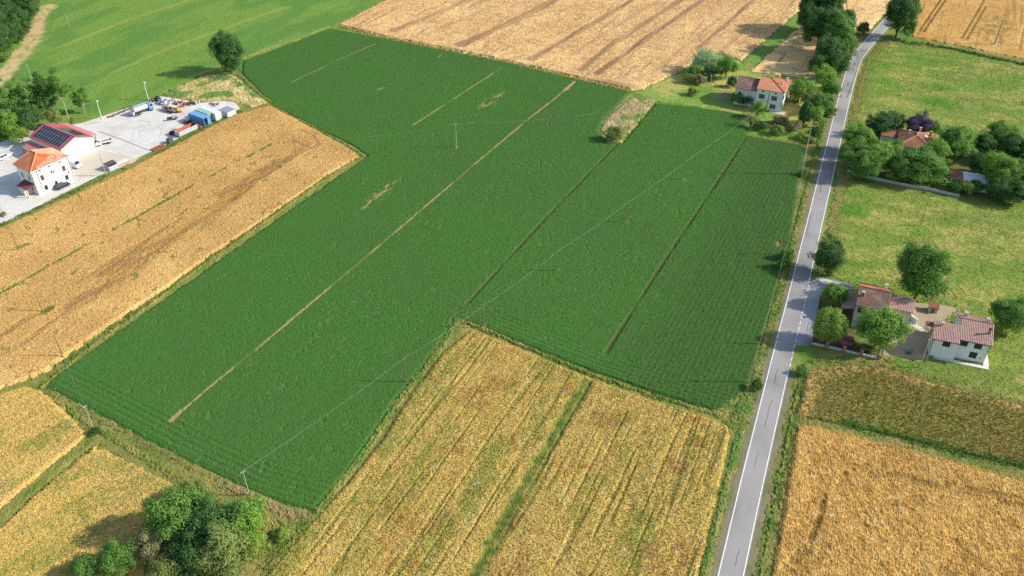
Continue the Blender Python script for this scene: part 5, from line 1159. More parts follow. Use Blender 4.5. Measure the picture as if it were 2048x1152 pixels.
wall(h, (0, d_), (0, 0), 0, ze, ze, M['plaster'], [(2.0, 5.0, .9, 1.5, 'window'), (5.4, 5.0, .9, 1.5, 'window'), (6.4, 6.8, .7, .5, 'pane'), (5.0, 1.7, .9, 1.5, 'pane'), (2.6, 1.2, 1.1, 2.3, 'door', SR)], name='side_wall')
zr = 10.5; z0 = ze+.06; A = (4.5, 3.2, zr); B = (4.5, 6.0, zr); e = (-o1, -o1, z0), (w_+o1, -o1, z0), (w_+o1, d_+o1, z0), (-o1, d_+o1, z0)
roof(h, [[e[3], e[0], A, B]], M['tile_new'], [(e[0], A), (e[3], B), (A, B)], M['ridge_pale'], name='roof')
roof(h, [[e[0], e[1], A]], tile_mat('patchy_orange_tiles', S(218,122,78,.9), S(200,106,66,.9), S(224,138,92,.9)), [(e[1], A)], M['ridge_pale'], name='roof')
roof(h, [[e[1], e[2], B, A], [e[2], e[3], B]], M['tile_sunlit'], [(e[2], B)], M['ridge_pale'], name='roof')
b = MB()      # pale lichened tiles along the eave, laid over the orange slope
nrm = (Vector(e[1])-Vector(e[0])).cross(Vector(A)-Vector(e[0])).normalized(); nrm = nrm if nrm.z > 0 else -nrm
U = (Vector(e[1])-Vector(e[0])).normalized(); Vv = nrm.cross(U); Vv = Vv if Vv.z > 0 else -Vv
rr = random.Random(3)
for i in range(36):
    for j in range(11):
        u = i*.34; v = j*.36; lim = 1.7*(u/12)**1.2*2.2+.2
        top_ = ivl([((q-Vector(e[0])).dot(U), (q-Vector(e[0])).dot(Vv)) for q in (Vector(e[0]), Vector(e[1]), Vector(A))], u+.17)
        if not top_ or v+.4 > top_[1] or v > lim or u < 2.2 or rr.random() < .22: continue
        o_ = Vector(e[0])+U*u+Vv*v+nrm*.062
        b.add([o_, o_+U*.30, o_+U*.30+Vv*.34, o_+Vv*.34, o_+U*.05+Vv*.02+nrm*.05, o_+U*.25+Vv*.02+nrm*.05, o_+U*.25+Vv*.32+nrm*.03, o_+U*.05+Vv*.32+nrm*.03], [(4,5,6,7),(0,1,5,4),(1,2,6,5),(2,3,7,6),(3,0,4,7)], [[(0,0)]*4]*5)
tag(b.build('sunlit_and_lichened_tiles', plain_mat('pale_tile', S(214,178,150), .9, .35, 3), h), kind='stuff')
pipe(h, 1.4, -.08, 0, ze); pipe(h, w_-.2, -.08, 0, ze); gutter(h, (-o1, -o1-.04, z0-.05), (w_+o1, -o1-.04, z0-.05), M['alu'])
roof(h, [[(-2.6, 5.6, 2.7), (-2.6, .8, 2.7), (-.02, .8, 3.5), (-.02, 5.6, 3.5)]], M['shutter_red'], name='porch_roof')
b = MB(); b.box(-2.5, -2.3, 1.0, 1.2, 0, 2.6); b.box(-2.5, -2.3, 5.2, 5.4, 0, 2.6); b.build('porch_post', M['plaster_old'], h)
b = MB(); b.box(-2.4, -.02, 3.0, 5.3, 0, 2.4); b.build('porch_wall', M['plaster_old'], h)

# --- shed with solar roof
bx0, by0 = -134.2, 228.6; aB = math.radians(57)
h = empty('solar_shed', bx0, by0, 0, aB); tag(h, 'white shed with red metal roof carrying solar panels', 'shed')
w_, L_, ze, zr = 10.5, 15.6, 4.8, 6.8; SLB = (zr-ze)/(w_/2)
wall(h, (0, 0), (w_, 0), 0, ze, ze, M['plaster'], [(7.6, 1.9, 4.0, 3.7, 'gate', M['white'])], peak=(.5, zr), name='gable_wall')
wall(h, (w_, 0), (w_, L_), 0, ze, ze, M['plaster'], name='side_wall'); wall(h, (w_, L_), (0, L_), 0, ze, ze, M['plaster'], peak=(.5, zr), name='gable_wall')
wall(h, (0, L_), (0, 0), 0, ze, ze, M['plaster'], [(11, 1.6, 2.2, 2.6, 'open'), (4, 2.4, 1.2, .9, 'pane')], name='side_wall')
o1 = .35; z = lambda u: zr-abs(u-w_/2)*SLB+.12
roof(h, [[(-o1, L_+o1, z(-o1)), (-o1, -o1, z(-o1)), (w_/2, -o1, z(w_/2)), (w_/2, L_+o1, z(w_/2))], [(w_+o1, -o1, z(w_+o1)), (w_+o1, L_+o1, z(w_+o1)), (w_/2, L_+o1, z(w_/2)), (w_/2, -o1, z(w_/2))]], M['metal_red'], [((w_/2, -o1, z(w_/2)), (w_/2, L_+o1, z(w_/2)))], M['metal_pink'], pitch=.6, amp=.05)
pm = None
def solar(u0, v0, du, dv, side):
    """one framed module lying on the roof: du up the slope, dv along the ridge"""
    zz = lambda u: z(u)+.13
    q = MB(); q.add([(u0, v0, zz(u0)), (u0+du, v0, zz(u0+du)), (u0+du, v0+dv, zz(u0+du)), (u0, v0+dv, zz(u0)), (u0, v0, zz(u0)-.05), (u0+du, v0, zz(u0+du)-.05), (u0+du, v0+dv, zz(u0+du)-.05), (u0, v0+dv, zz(u0)-.05)], [(0,1,2,3),(7,6,5,4),(0,4,5,1),(1,5,6,2),(2,6,7,3),(3,7,4,0)])
    f = q.build('solar_panel', M['alu'], h)
    m_ = .035; zz2 = lambda u: zz(u)+.004
    c = MB(); c.add([(u0+m_, v0+m_, zz2(u0+m_)), (u0+du-m_, v0+m_, zz2(u0+du-m_)), (u0+du-m_, v0+dv-m_, zz2(u0+du-m_)), (u0+m_, v0+dv-m_, zz2(u0+m_))], [(0,1,2,3)]); c.build('cell', M['solar'], f)
for k in range(10):
    for j in range(3): solar(.40+j*1.55, 1.1+k*1.35, 1.51, 1.18, 0)
for k in range(8):
    for j in range(2): solar(6.3+j*1.72, .9+k*1.22, 1.68, 1.12, 1)
roof(h, [[(-3.6, 15.4, 2.7), (-3.6, 1.2, 2.7), (-.38, 1.2, 3.5), (-.38, 15.4, 3.5)]], M['metal_pink'], name='lean_to_roof', pitch=.6)
for v in (1.4, 6, 10.5, 15):
    b = MB(); b.box(-3.45, -3.3, v-.08, v+.08, 0, 2.6); b.build('post', M['gutter'], h)
roof(h, [[(w_+3.6, 3.7, 3.2), (w_+3.6, 18.5, 3.2), (w_+.38, 18.5, 4.1), (w_+.38, 3.7, 4.1)]], M['metal_pink'], name='lean_to_roof', pitch=.6)
for v in (3.9, 8, 13, 18):
    b = MB(); b.box(w_+3.1, w_+3.25, v-.08, v+.08, 0, 3.1); b.build('post', M['gutter'], h)
# ------------------------------------------------------------------ vehicles
def paint(name, c, rough=0.3):
    m, nt, b = new_mat(name)
    col = mixc(nt, noise(nt, pos(nt, obj=True), 1.5, 3, .6, .4, .8), c, tuple(x*.88 for x in c[:3])+(1,))
    nt.links.new(col, b.inputs['Base Color']); b.inputs['Roughness'].default_value = rough; b.inputs['Specular IOR Level'].default_value = .5; b.inputs['Coat Weight'].default_value = .3
    return m
M['tyre'] = plain_mat('tyre_rubber', (0.02,0.02,0.02,1), .9); M['rim'] = plain_mat('steel_rim', S(160,162,166), .4, metal=.5)
M['lamp'] = plain_mat('head_lamp', S(230,232,236), .2); M['tail'] = plain_mat('tail_lamp', S(150,20,20), .3)
M['carwhite'] = paint('car_white', S(240,240,240)); M['cardark'] = paint('car_dark', (0.018,0.024,0.035,1)); M['chassis'] = plain_mat('chassis', (0.04,0.04,0.042,1), .8)
def wheel(parent, x, y, r=.32, w=.2):
    b = MB(); b.tube([(x, y-w/2, r), (x, y+w/2, r)], r, 14); t = b.build('wheel', M['tyre'], parent)
    s = 1 if y > 0 else -1; b = MB(); b.tube([(x, y+s*w*.4, r), (x, y+s*w*.52, r)], r*.62, 10); b.build('rim', M['rim'], t)
def car(x, y, ang, L, Wd, Ht, m, label, prof, cab, cat='car', name='parked_car', roofm=None):
    """prof: lower body side profile; cab: base x0,x1 / top x0,x1 / base z"""
    h = empty(name, x, y, 0.05, ang); tag(h, label, cat)
    b = MB(); b.extr([(px*L, pz*Ht) for px, pz in prof], -Wd/2, Wd/2, lambda z: 1.0-.10*max(0, (z/Ht-.35))); b.build('body', m, h, bevel=.07, smooth=False)
    x0, x1, t0, t1, zb = cab[0]*L, cab[1]*L, cab[2]*L, cab[3]*L, cab[4]*Ht
    b = MB(); b.frustum((x0, x1, -Wd*.46, Wd*.46, zb-.05), (t0, t1, -Wd*.37, Wd*.37, Ht-.06)); b.build('window_band', M['glass'], h)
    b = MB(); b.frustum((t0-.05, t1+.05, -Wd*.385, Wd*.385, Ht-.07), (t0+.08, t1-.08, -Wd*.33, Wd*.33, Ht)); b.build('roof_panel', roofm or m, h)
    for sx, tx in ((x0, t0), (x1, t1), (x0*.45+x1*.55, t0*.45+t1*.55)):
        for s in (-1, 1):
            b = MB(); b.tube([(sx, s*Wd*.462, zb-.03), (tx, s*Wd*.375, Ht-.06)], .05, 5); b.build('pillar', m, h)
    for wx in (.31, -.30):
        for s in (-1, 1): wheel(h, wx*L, s*(Wd/2-.12))
    for s in (-1, 1):
        b = MB(); b.box(L*.47, L*.495, s*Wd*.33-.16, s*Wd*.33+.16, .42*Ht, .5*Ht); b.build('headlight', M['lamp'], h)
        b = MB(); b.box(-L*.497, -L*.48, s*Wd*.36-.12, s*Wd*.36+.12, .48*Ht, .62*Ht); b.build('taillight', M['tail'], h)
    return h
HATCH = [(-.49,.22),(-.49,.52),(-.46,.62),(-.2,.64),(.14,.62),(.36,.56),(.47,.48),(.5,.38),(.49,.2),(.3,.16),(-.3,.16)]
VAN = [(-.49,.2),(-.49,.86),(-.46,.97),(-.1,1.0),(.16,.98),(.24,.9),(.34,.58),(.46,.5),(.495,.4),(.49,.18),(.3,.14),(-.3,.14)]
yaw = math.radians(56)
x, y = P(124, 371, .6); car(x, y, yaw, 4.3, 1.78, 1.48, M['cardark'], 'dark estate car parked against the white three storey house', HATCH, (-.44,.22,-.34,.10,.63))
x, y = P(8, 313, .6); car(x, y, yaw+.1, 4.2, 1.75, 1.45, M['carwhite'], 'white car cut by the left edge beside the shed', HATCH, (-.44,.22,-.34,.10,.63))
x, y = P(148, 328, .9); h = car(x, y, math.radians(-25), 4.8, 1.95, 2.0, M['carwhite'], 'white panel van parked between the house and the shed', VAN, (.2,.36,.12,.22,.62), 'van', 'parked_van')
# white pickup with drop side bed
x, y = P(207, 285, .6); h = empty('pickup_truck', x, y, .05, math.radians(215)); tag(h, 'small white drop side truck in front of the shed gate', 'truck')
b = MB(); b.extr([(.6,.45),(.6,1.2),(.75,1.9),(.95,1.98),(1.75,1.95),(2.2,1.25),(2.55,1.1),(2.6,.5),(2.4,.35),(.8,.35)], -.88, .88, lambda z: 1-.08*max(0, z-1)); b.build('cab', M['carwhite'], h, bevel=.06)
b = MB(); b.add([(1.80,-.72,1.86),(1.80,.72,1.86),(2.22,.78,1.28),(2.22,-.78,1.28)], [(0,1,2,3)]); b.v = [(p[0]+.02, p[1], p[2]+.03) for p in b.v]; b.build('windscreen', M['glass'], h)
for s in (-1, 1):
    b = MB(); b.box(1.0, 1.75, s*.86-.03, s*.86+.03, 1.3, 1.8); b.build('side_window', M['glass'], h)
    b = MB(); b.box(2.56, 2.64, s*.6-.14, s*.6+.14, .75, .95); b.build('headlight', M['lamp'], h)
b = MB(); b.box(-2.5, .45, -.95, .95, .72, .85); b.build('load_bed', M['wood'], h)
for q in ((-2.5,.45,-.98,-.93), (-2.5,.45,.93,.98), (-2.54,-2.49,-.95,.95), (.44,.5,-.95,.95)):
    b = MB(); b.box(q[0], q[1], q[2], q[3], .86, 1.25); b.build('side_board', M['carwhite'], h)
b = MB(); b.box(-2.4, 2.3, -.4, .4, .45, .71); b.build('chassis_frame', M['chassis'], h)
for wx in (1.75, -1.5):
    for s in (-1, 1): wheel(h, wx, s*.78)
x0_, y0_ = x, y
for i in range(5):
    t = empty('timber_length', x, y, .92, math.radians(215)); tag(t, 'plank lying on the bed of the small white truck', 'plank', 'planks on the white truck')
    b = MB(); b.box(-2.3+.2*i, .2, -.7+.28*i, -.52+.28*i, 0, .12); b.build('board', M['wood'] if i % 2 else M['brick'], t)
# tanker truck
M['tankgrey'] = paint('tank_silver', S(196,200,206), .35); M['tankblue'] = paint('tank_blue', S(128,168,210), .4)
x, y = P(284, 219, 1.2); h = empty('tanker_truck', x, y, .05, math.radians(52)); tag(h, 'silver tanker truck with blue top standing at the yard edge', 'truck')
def oval(b, x0, x1, ry, rz, zc, n=18, dome=.25):
    xs = [x0, x0+dome*.4, x0+dome, x1-dome, x1-dome*.4, x1]; ks = [.55, .88, 1, 1, .88, .55]; vs = []
    for xx, k in zip(xs, ks):
        for i in range(n): t = 2*math.pi*i/n; vs.append((xx, ry*k*math.cos(t), zc+rz*k*math.sin(t)))
    fs = [(i*n+j, i*n+(j+1) % n, (i+1)*n+(j+1) % n, (i+1)*n+j) for i in range(5) for j in range(n)]+[tuple(range(n)), tuple(5*n+k for k in range(n-1, -1, -1))]
    b.add(vs, fs)
b = MB(); oval(b, -3.4, 1.9, 1.2, .95, 1.95); t = b.build('tank', M['tankgrey'], h, smooth=False)
b = MB(); b.extr([(-3.2,2.72),(-3.2,2.92),(1.7,2.92),(1.7,2.72)], -.55, .55); b.build('walkway', M['tankblue'], t)
for xx in (-2.4, -.8, .8):
    b = MB(); b.tube([(xx, 0, 2.9), (xx, 0, 3.05)], .28, 10); b.build('hatch', M['tankgrey'], t)
b = MB(); b.extr([(2.1,.6),(2.1,2.6),(2.3,2.75),(3.3,2.7),(3.75,1.7),(3.8,.6)], -1.15, 1.15); b.build('cab', M['tankblue'], h, bevel=.08)
b = MB(); b.add([(3.36,-1,2.62),(3.36,1,2.62),(3.78,1.02,1.75),(3.78,-1.02,1.75)], [(0,1,2,3)]); b.v = [(p[0]+.02, p[1], p[2]+.02) for p in b.v]; b.build('windscreen', M['glass'], h)
for s in (-1, 1):
    b = MB(); b.box(2.5, 3.3, s*1.13-.03, s*1.13+.03, 1.7, 2.45); b.build('side_window', M['glass'], h)
b = MB(); b.box(-3.4, 3.6, -.5, .5, .62, .98); b.build('chassis_frame', M['chassis'], h)
b = MB(); b.box(-3.75, -3.4, -1.0, 1.0, .6, 1.6); b.build('rear_pump_box', M['white'], h)
for wx in (2.9, -1.6, -2.7):
    for s in (-1, 1): wheel(h, wx, s*1.0, .5, .3)
# ---- containers
M['blue'] = paint('container_blue', S(112,166,212), .6); M['greenlid'] = plain_mat('pale_green_sheet', S(160,204,172), .6); M['rust'] = plain_mat('rusty_steel', S(150,92,66), .9, .45, 3)
M['orange'] = plain_mat('orange_paint', S(206,120,82), .8, .4, 2); M['teal'] = plain_mat('teal_paint', S(40,140,146), .6, .25, 2); M['yellow'] = plain_mat('yellow_paint', S(240,186,40), .6, .2, 2)
M['darkin'] = plain_mat('container_interior', S(70,110,150), .8)
def container(name, x, y, ang, L, Wd, Ht, m, rm, label, open_side=False, z=.05):
    h = empty(name, x, y, z, ang); tag(h, label, 'container')
    def ribbed(nm, a, b, inset=.05):
        Ln = math.hypot(b[0]-a[0], b[1]-a[1]); ex, ey = (b[0]-a[0])/Ln, (b[1]-a[1])/Ln; nx, ny = ey, -ex; k = max(4, int(Ln/.3)); q = MB()
        for i in range(k):
            u0, u1 = Ln*i/k, Ln*(i+.5)/k; u2 = Ln*(i+1)/k
            for s, t, d in ((u0, u1, 0), (u1, u2, inset)):
                q.add([(a[0]+ex*s-nx*d, a[1]+ey*s-ny*d, .15), (a[0]+ex*t-nx*d, a[1]+ey*t-ny*d, .15), (a[0]+ex*t-nx*d, a[1]+ey*t-ny*d, Ht-.1), (a[0]+ex*s-nx*d, a[1]+ey*s-ny*d, Ht-.1)], [(0,1,2,3)])
            q.add([(a[0]+ex*u1, a[1]+ey*u1, .15), (a[0]+ex*u1-nx*inset, a[1]+ey*u1-ny*inset, .15), (a[0]+ex*u1-nx*inset, a[1]+ey*u1-ny*inset, Ht-.1), (a[0]+ex*u1, a[1]+ey*u1, Ht-.1)], [(0,1,2,3)])
        me = q.build(nm, m, h); return me
    ribbed('side_panel', (L/2, -Wd/2), (L/2, Wd/2)); ribbed('side_panel', (L/2, Wd/2), (-L/2, Wd/2))
    if not open_side: ribbed('side_panel', (-L/2, -Wd/2), (L/2, -Wd/2)); ribbed('side_panel', (-L/2, Wd/2), (-L/2, -Wd/2))
    else:
        ribbed('side_panel', (-L/2, -Wd/2), (L/2, -Wd/2)); b = MB(); b.box(-L/2+.02, -L/2+.06, -Wd/2, -Wd/2+Wd*.42, .1, Ht-.1); b.build('door_leaf', m, h)
    b = MB(); b.box(-L/2-.03, L/2+.03, -Wd/2-.03, Wd/2+.03, Ht-.098, Ht); b.build('roof_sheet', rm, h)
    b = MB(); b.box(-L/2, L/2, -Wd/2, Wd/2, 0, .148); b.build('floor_frame', m, h)
    for sx in (-1, 1):
        for sy in (-1, 1):
            b = MB(); b.box(sx*L/2-.07, sx*L/2+.07, sy*Wd/2-.07, sy*Wd/2+.07, 0, Ht-.1); b.build('corner_post', m, h)
    return h
# the containers stand side by side, their long axis away from the wheat
aY = math.radians(56); aC = math.radians(146)
x, y = P(398, 230, 2.8); container('shipping_container', x, y, aC, 7.4, 2.5, 2.9, M['blue'], M['blue'], 'blue container in the row at the yard corner, nearest the tipper body', True)
x, y = P(402, 224, 2.8); container('shipping_container', x+.6, y+.8, aC, 6.2, 2.0, 2.8, M['greenlid'], M['greenlid'], 'container with pale green roof squeezed behind the blue one')
x, y = P(414, 222, 2.7); container('shipping_container', x+.6, y+.9, aC, 8.0, 2.4, 2.7, M['carwhite'], M['carwhite'], 'white container right of the blue one in the yard corner')
x, y = P(454, 220, 1.8); container('skip_container', x, y, aC, 4.2, 3.4, 2.0, M['carwhite'], plain_mat('grey_lid', S(150,164,182), .5), 'low white box with grey lid at the far tip of the yard')
# tipper body standing on the ground beside the wheat
x, y = P(372, 259, 1.2); h = empty('tipper_body', x, y, .05, aY); tag(h, 'long grey tipper body with orange inside standing along the yard edge', 'skip')
for q, mm, nm in (((-3.6,3.6,-1.2,-1.1,.4,1.9), M['tankgrey'], 'side_panel'), ((-3.6,3.6,1.1,1.2,.4,1.9), M['orange'], 'side_panel'), ((-3.65,-3.55,-1.1,1.1,.4,1.9), M['tankgrey'], 'end_panel'), ((3.55,3.65,-1.1,1.1,.4,2.2), M['rust'], 'end_panel'), ((-3.55,3.55,-1.1,1.1,.4,.5), M['orange'], 'floor_plate')):
    b = MB(); b.box(*q); b.build(nm, mm, h)
for i in range(8):
    b = MB(); b.box(-3.4+i*.95, -3.3+i*.95, -1.3, -1.202, .4, 1.9); b.build('rib', M['white'], h)
b = MB(); b.box(-3.5, 3.5, -.5, .5, .02, .39); b.build('sub_frame', M['chassis'], h)
b = MB(); b.box(-2.6, 1.5, -.6, .7, .52, 1.3); b.build('load', M['orange'], h, bevel=.2)
# machines and scrap
def junkpile(name, x, y, label, n, spread, hmax, mats, seed, cat='scrap'):
    """heap of scrap: beams, drums and plates, each a part of the pile"""
    r = random.Random(seed); h = empty(name, x, y, .05, r.uniform(0, 3)); tag(h, label, cat)
    for i in range(n):
        px, py = r.gauss(0, spread[0]*.45), r.gauss(0, spread[1]*.45); a = r.uniform(0, 3.14); k = r.random(); mm = mats[i % len(mats)]; z0 = r.uniform(0, hmax*.5); b = MB()
        if k < .45:
            l = r.uniform(.6, 1.8); b.tube([(px-l/2*math.cos(a), py-l/2*math.sin(a), z0+.08), (px+l/2*math.cos(a), py+l/2*math.sin(a), z0+r.uniform(.05, .6))], r.uniform(.05, .12), 5); b.build('bar', mm, h)
        elif k < .7:
            b.tube([(px, py, z0), (px+.1*math.cos(a), py+.1*math.sin(a), z0+r.uniform(.5, .9))], .29, 10); b.build('drum', mm, h)
        else:
            s = r.uniform(.4, .9); b.extr([(px-s, z0), (px-s*.8, z0+.4), (px+s*.5, z0+.55), (px+s, z0+.1)], py-s*.5, py+s*.5); b.build('plate', mm, h)
    return h
x, y = P(350, 239); junkpile('engine_wreck', x, y, 'grey stripped engine block standing alone in the yard', 14, (1.5, 1.0), 1.6, [M['rim'], M['chassis'], M['rust'], M['concrete']], 1, 'machine')
# small tractor-like machine, teal
x, y = P(349, 263, .8); h = empty('yard_machine', x, y, .05, aY+.3); tag(h, 'small teal and grey machine beside the tipper body', 'machine')
b = MB(); b.extr([(-.2,.5),(-.2,1.2),(.2,1.35),(1.2,1.2),(1.5,1.0),(1.5,.5)], -.5, .5); b.build('hood', M['teal'], h, bevel=.06)
b = MB(); b.box(-1.5, -.22, -.55, .55, .6, .9); b.build('rear_frame', M['chassis'], h); b = MB(); b.extr([(-1.0,.91),(-1.1,1.5),(-.95,1.5),(-.7,1.05),(-.4,1.0),(-.4,.91)], -.28, .28); b.build('seat', M['dark'], h)
for s in (-1, 1): wheel(h, -1.0, s*.75, .62, .3); wheel(h, 1.1, s*.6, .38, .2)
b = MB(); b.tube([(-.2, -.4, 1.2), (-.6, -.4, 2.0), (-.6, .4, 2.0), (-.2, .4, 1.2)], .05, 5); b.build('roll_bar', M['rim'], h)
# flat trailer with junk on it
x, y = P(341, 220, .6); h = empty('flat_trailer', x, y, .05, math.radians(-25)); tag(h, 'flat trailer loaded with scrap at the back of the yard', 'trailer')
b = MB(); b.box(-2.6, 2.6, -1.05, 1.05, .75, .9); b.build('deck', M['wood'], h); b = MB(); b.box(-2.6, 3.6, -.12, .12, .5, .74); b.build('draw_bar', M['chassis'], h)
for q in ((-2.6,2.6,-1.1,-1.06), (-2.6,2.6,1.06,1.1)):
    b = MB(); b.box(q[0], q[1], q[2], q[3], .8, 1.15); b.build('side_board', M['rim'], h)
for wx in (-.6, .5):
    for s in (-1, 1): wheel(h, wx, s*1.0, .42, .24)
x, y = P(337, 215, 1.0); o = junkpile('scrap_load', x, y, 'mixed scrap with blue sheet lying on the flat trailer', 14, (2.2, 1.0), .6, [M['orange'], M['tankblue'], M['rust'], M['white']], 2); o.location.z = .95
x, y = P(359, 222, .5); h = empty('yellow_tank', x, y, .05, .4); tag(h, 'small yellow tank beside the flat trailer', 'tank')
b = MB(); oval(b, -.9, .9, .6, .55, .75, 12, .3); b.build('tank_shell', M['yellow'], h)
for s in (-.5, .5):
    b = MB(); b.box(s-.08, s+.08, -.5, .5, 0, .35); b.build('cradle', M['chassis'], h)
for k, (px, py, lab, mm) in enumerate(((322,205,'heap of blue and grey scrap beside the tanker truck',['tankblue','rim','rust']), (345,203,'heap of white sheets at the back of the yard',['white','concrete','rim']), (366,213,'heap of rusty orange scrap near the containers',['rust','orange','wood']), (380,209,'heap of grey scrap left of the white container',['chassis','rim','rust']), (376,247,'heap of brown scrap between blue container and tipper body',['rust','wood','chassis']), (398,255,'rusty lumps at the end of the tipper body',['rust','brick']), (304,204,'dark scrap at the foot of the right lamp post',['chassis','rust','rim']), (354,208,'heap of orange and white scrap behind the yellow tank',['orange','white','rust']), (331,208,'heap of pale metal parts behind the flat trailer',['rim','white','tankblue']), (392,207,'rubble heap along the back edge near the white container',['concrete','rust','wood']), (432,210,'stone and timber rubble behind the white container',['concrete','wood','brick']), (312,201,'dark tyres and bars in the far corner of the yard',['tyre','chassis','rust']))):
    x, y = P(px, py); junkpile('scrap_heap', x, y, lab, 16, (2.2, 1.4), .8, [M[q] for q in mm], 10+k)
for k in range(5):   # stacked beams along the kerb behind the yard
    x, y = P(222+k*11, 234-k*4.6); t = empty('beam_stack', x, y, .05, math.radians(35)); tag(t, ['beam stack on the back kerb nearest the left lamp post', 'second beam stack from the left lamp post along the back kerb', 'middle one of the five beam stacks along the back kerb', 'second beam stack from the tanker truck along the back kerb', 'beam stack on the back kerb nearest the tanker truck'][k], 'beam stack', 'beam stacks along the back kerb')
    for j in range(4):
        b = MB(); b.box(-1.0, 1.0, -.45+j*.24, -.25+j*.24, .0+.02*(j % 2), .3); b.build('beam', M['wood'] if (j+k) % 2 else M['rust'], t)
x, y = P(340, 283, .5); h = empty('dark_bin', x, y, .05, aY); tag(h, 'dark grey bin at the wheat side of the yard', 'bin')
b = MB(); b.frustum((-.7,.7,-.6,.6,.1), (-.85,.85,-.7,.7,1.3)); b.build('body', plain_mat('bin_grey', S(96,104,104), .6), h); b = MB(); b.extr([(-.9,1.305),(-.9,1.36),(0,1.6),(.9,1.36),(.9,1.305)], -.75, .75); b.build('lid', M['gutter'], h)
x, y = P(318, 297); h = empty('steel_plate', x, y, .06, aY); tag(h, 'rusty brown steel plate lying at the yard edge', 'plate')
b = MB(); b.add([(-2.2,-1,.02),(2.2,-1,.02),(2.2,1,.5),(-2.2,1,.5),(-2.2,-1,-.02),(2.2,-1,-.02),(2.2,1,.44),(-2.2,1,.44)], [(0,1,2,3),(7,6,5,4),(0,4,5,1),(1,5,6,2),(2,6,7,3),(3,7,4,0)]); b.build('plate', M['rust'], h)
for s in (-1.8, 0, 1.8):
    b = MB(); b.box(s-.06, s+.06, .8, .95, 0, .42); b.build('prop', M['wood'], h)
# corrugated bin shelter near the wheat
x, y = P(223, 332, 1.0); h = empty('bin_shelter', x, y, .05, aY); tag(h, 'grey box shelter with dark open front beside the yard pole', 'shelter')
b = MB(); b.box(-1.5, 1.5, -1.1, -1.02, 0, 1.5); b.box(-1.5, -1.42, -1.02, 1.1, 0, 1.6); b.box(1.42, 1.5, -1.02, 1.1, 0, 1.6); b.build('side_panel', M['tankgrey'], h)
b = MB(); b.box(-1.41, 1.41, 1.0, 1.08, 0, 1.6); b.build('back_panel', M['chassis'], h)
roof(h, [[(-1.6,-.4,1.75), (1.6,-.4,1.75), (1.6,1.3,2.05), (-1.6,1.3,2.05)]], M['gutter'], pitch=.3, amp=.03)
b = MB(); b.box(-1.41, 1.41, -1.0, -.95, 1.52, 1.62); b.build('flap', M['dark'], h)
x, y = P(243, 325); h = empty('concrete_slab', x, y, .05, aY); tag(h, 'thick white slab with sandy patch beside the grey box shelter', 'slab')
b = MB(); b.box(-2.2, 2.2, -.9, .9, 0, .25); b.build('slab_body', M['whitec'], h); b = MB(); b.box(-2.2, 2.2, -2.2, -.92, 0, .14); b.build('sand_bed', plain_mat('sand', S(226,180,146), .95), h)
# lamp posts
for px, py, tx, ty, lab in ((204,238,192,204,'white lamp post at the back kerb nearer the shed'), (297,200,290,173,'white lamp post behind the tanker truck')):
    x, y = P(px, py); h = empty('lamp_post', x, y, .0, math.radians(-33)); tag(h, lab, 'lamp post')
    b = MB(); b.tube([(0,0,0),(0,0,6.4)], [.13,.09], 8); b.build('post', M['white'], h); b = MB(); b.box(-.1, .9, -.22, .22, 6.36, 6.5); b.build('lamp_head', M['white'], h)
    b = MB(); b.box(-.2, .2, -.2, .2, 0, .35); b.build('base', M['concrete'], h); b = MB(); b.box(.1, .8, -.17, .17, 6.33, 6.358); b.build('lens', M['lamp'], h)
# red marker posts on the yard corner
x, y = P(33, 437); h = empty('marker_post', x, y, .05); tag(h, 'short red and white marker post at the yard edge, lower left', 'post')
b = MB(); b.tube([(0,0,0),(0,0,.5)], .07, 6); b.build('post', M['white'], h); b = MB(); b.tube([(0,0,.502),(0,0,1.1)], .07, 6); b.build('band', plain_mat('red_paint', S(220,70,60), .6), h)

# ------------------------------------------------------------------ poles and overhead lines
M['polewood'] = plain_mat('pole_wood', S(140,118,94), .9, .3, 3); M['polec'] = plain_mat('pole_concrete', S(176,172,162), .9, .15); M['wire'] = plain_mat('wire', S(150,154,144), .6); M['insul'] = plain_mat('insulator', S(200,200,196), .3)
POLES = {}
def pole(key, px, py, H, label, m='polewood', arm=0.0, ang=0.0, rad=.105, lean=(0, 0), foot=False):
    x, y = P(px, py); h = empty('utility_pole', x, y, 0, ang); tag(h, label, 'pole')
    b = MB(); b.tube([(0,0,-.1), (lean[0]*.5,lean[1]*.5,H/2), (lean[0],lean[1],H)], [rad*1.15, rad, rad*.75], 7); b.build('shaft', M[m], h)
    if arm:
        b = MB(); b.box(lean[0]-arm/2, lean[0]+arm/2, lean[1]-.06, lean[1]+.06, H-.35, H-.23); a = b.build('crossarm', M[m], h)
        for s in (-1, 1):
            b = MB(); b.tube([(lean[0]+s*arm*.42, lean[1], H-.23), (lean[0]+s*arm*.42, lean[1], H-.02)], .06, 6); b.build('insulator', M['insul'], a)
    else:
        b = MB(); b.tube([(lean[0], lean[1], H), (lean[0], lean[1], H+.12)], .07, 6); b.build('insulator', M['insul'], h)
    if foot: b = MB(); b.box(-.6, .6, -.6, .6, 0, .35); b.build('footing', M['concrete'], h)
    ca, sa = math.cos(ang), math.sin(ang); POLES[key] = (x+lean[0]*ca-lean[1]*sa, y+lean[0]*sa+lean[1]*ca, H-.05)
    return h
pole('a1', 499, 992, 6.6, 'pale pole at the lower left tip of the green field', 'polec', .9, .6, .10)
pole('a2', 813, 766, 6.8, 'thin pole on the margin between green field and weedy golden field')
pole('a3', 968, 656, 6.4, 'thin pole at the top corner of the weedy golden field')
pole('a4', 1118, 544, 6.6, 'thin pole standing in the green field right of the middle furrow')
pole('a5', 1253, 446, 6.6, 'thin pole in the green field between the two dark furrows, lower of two')
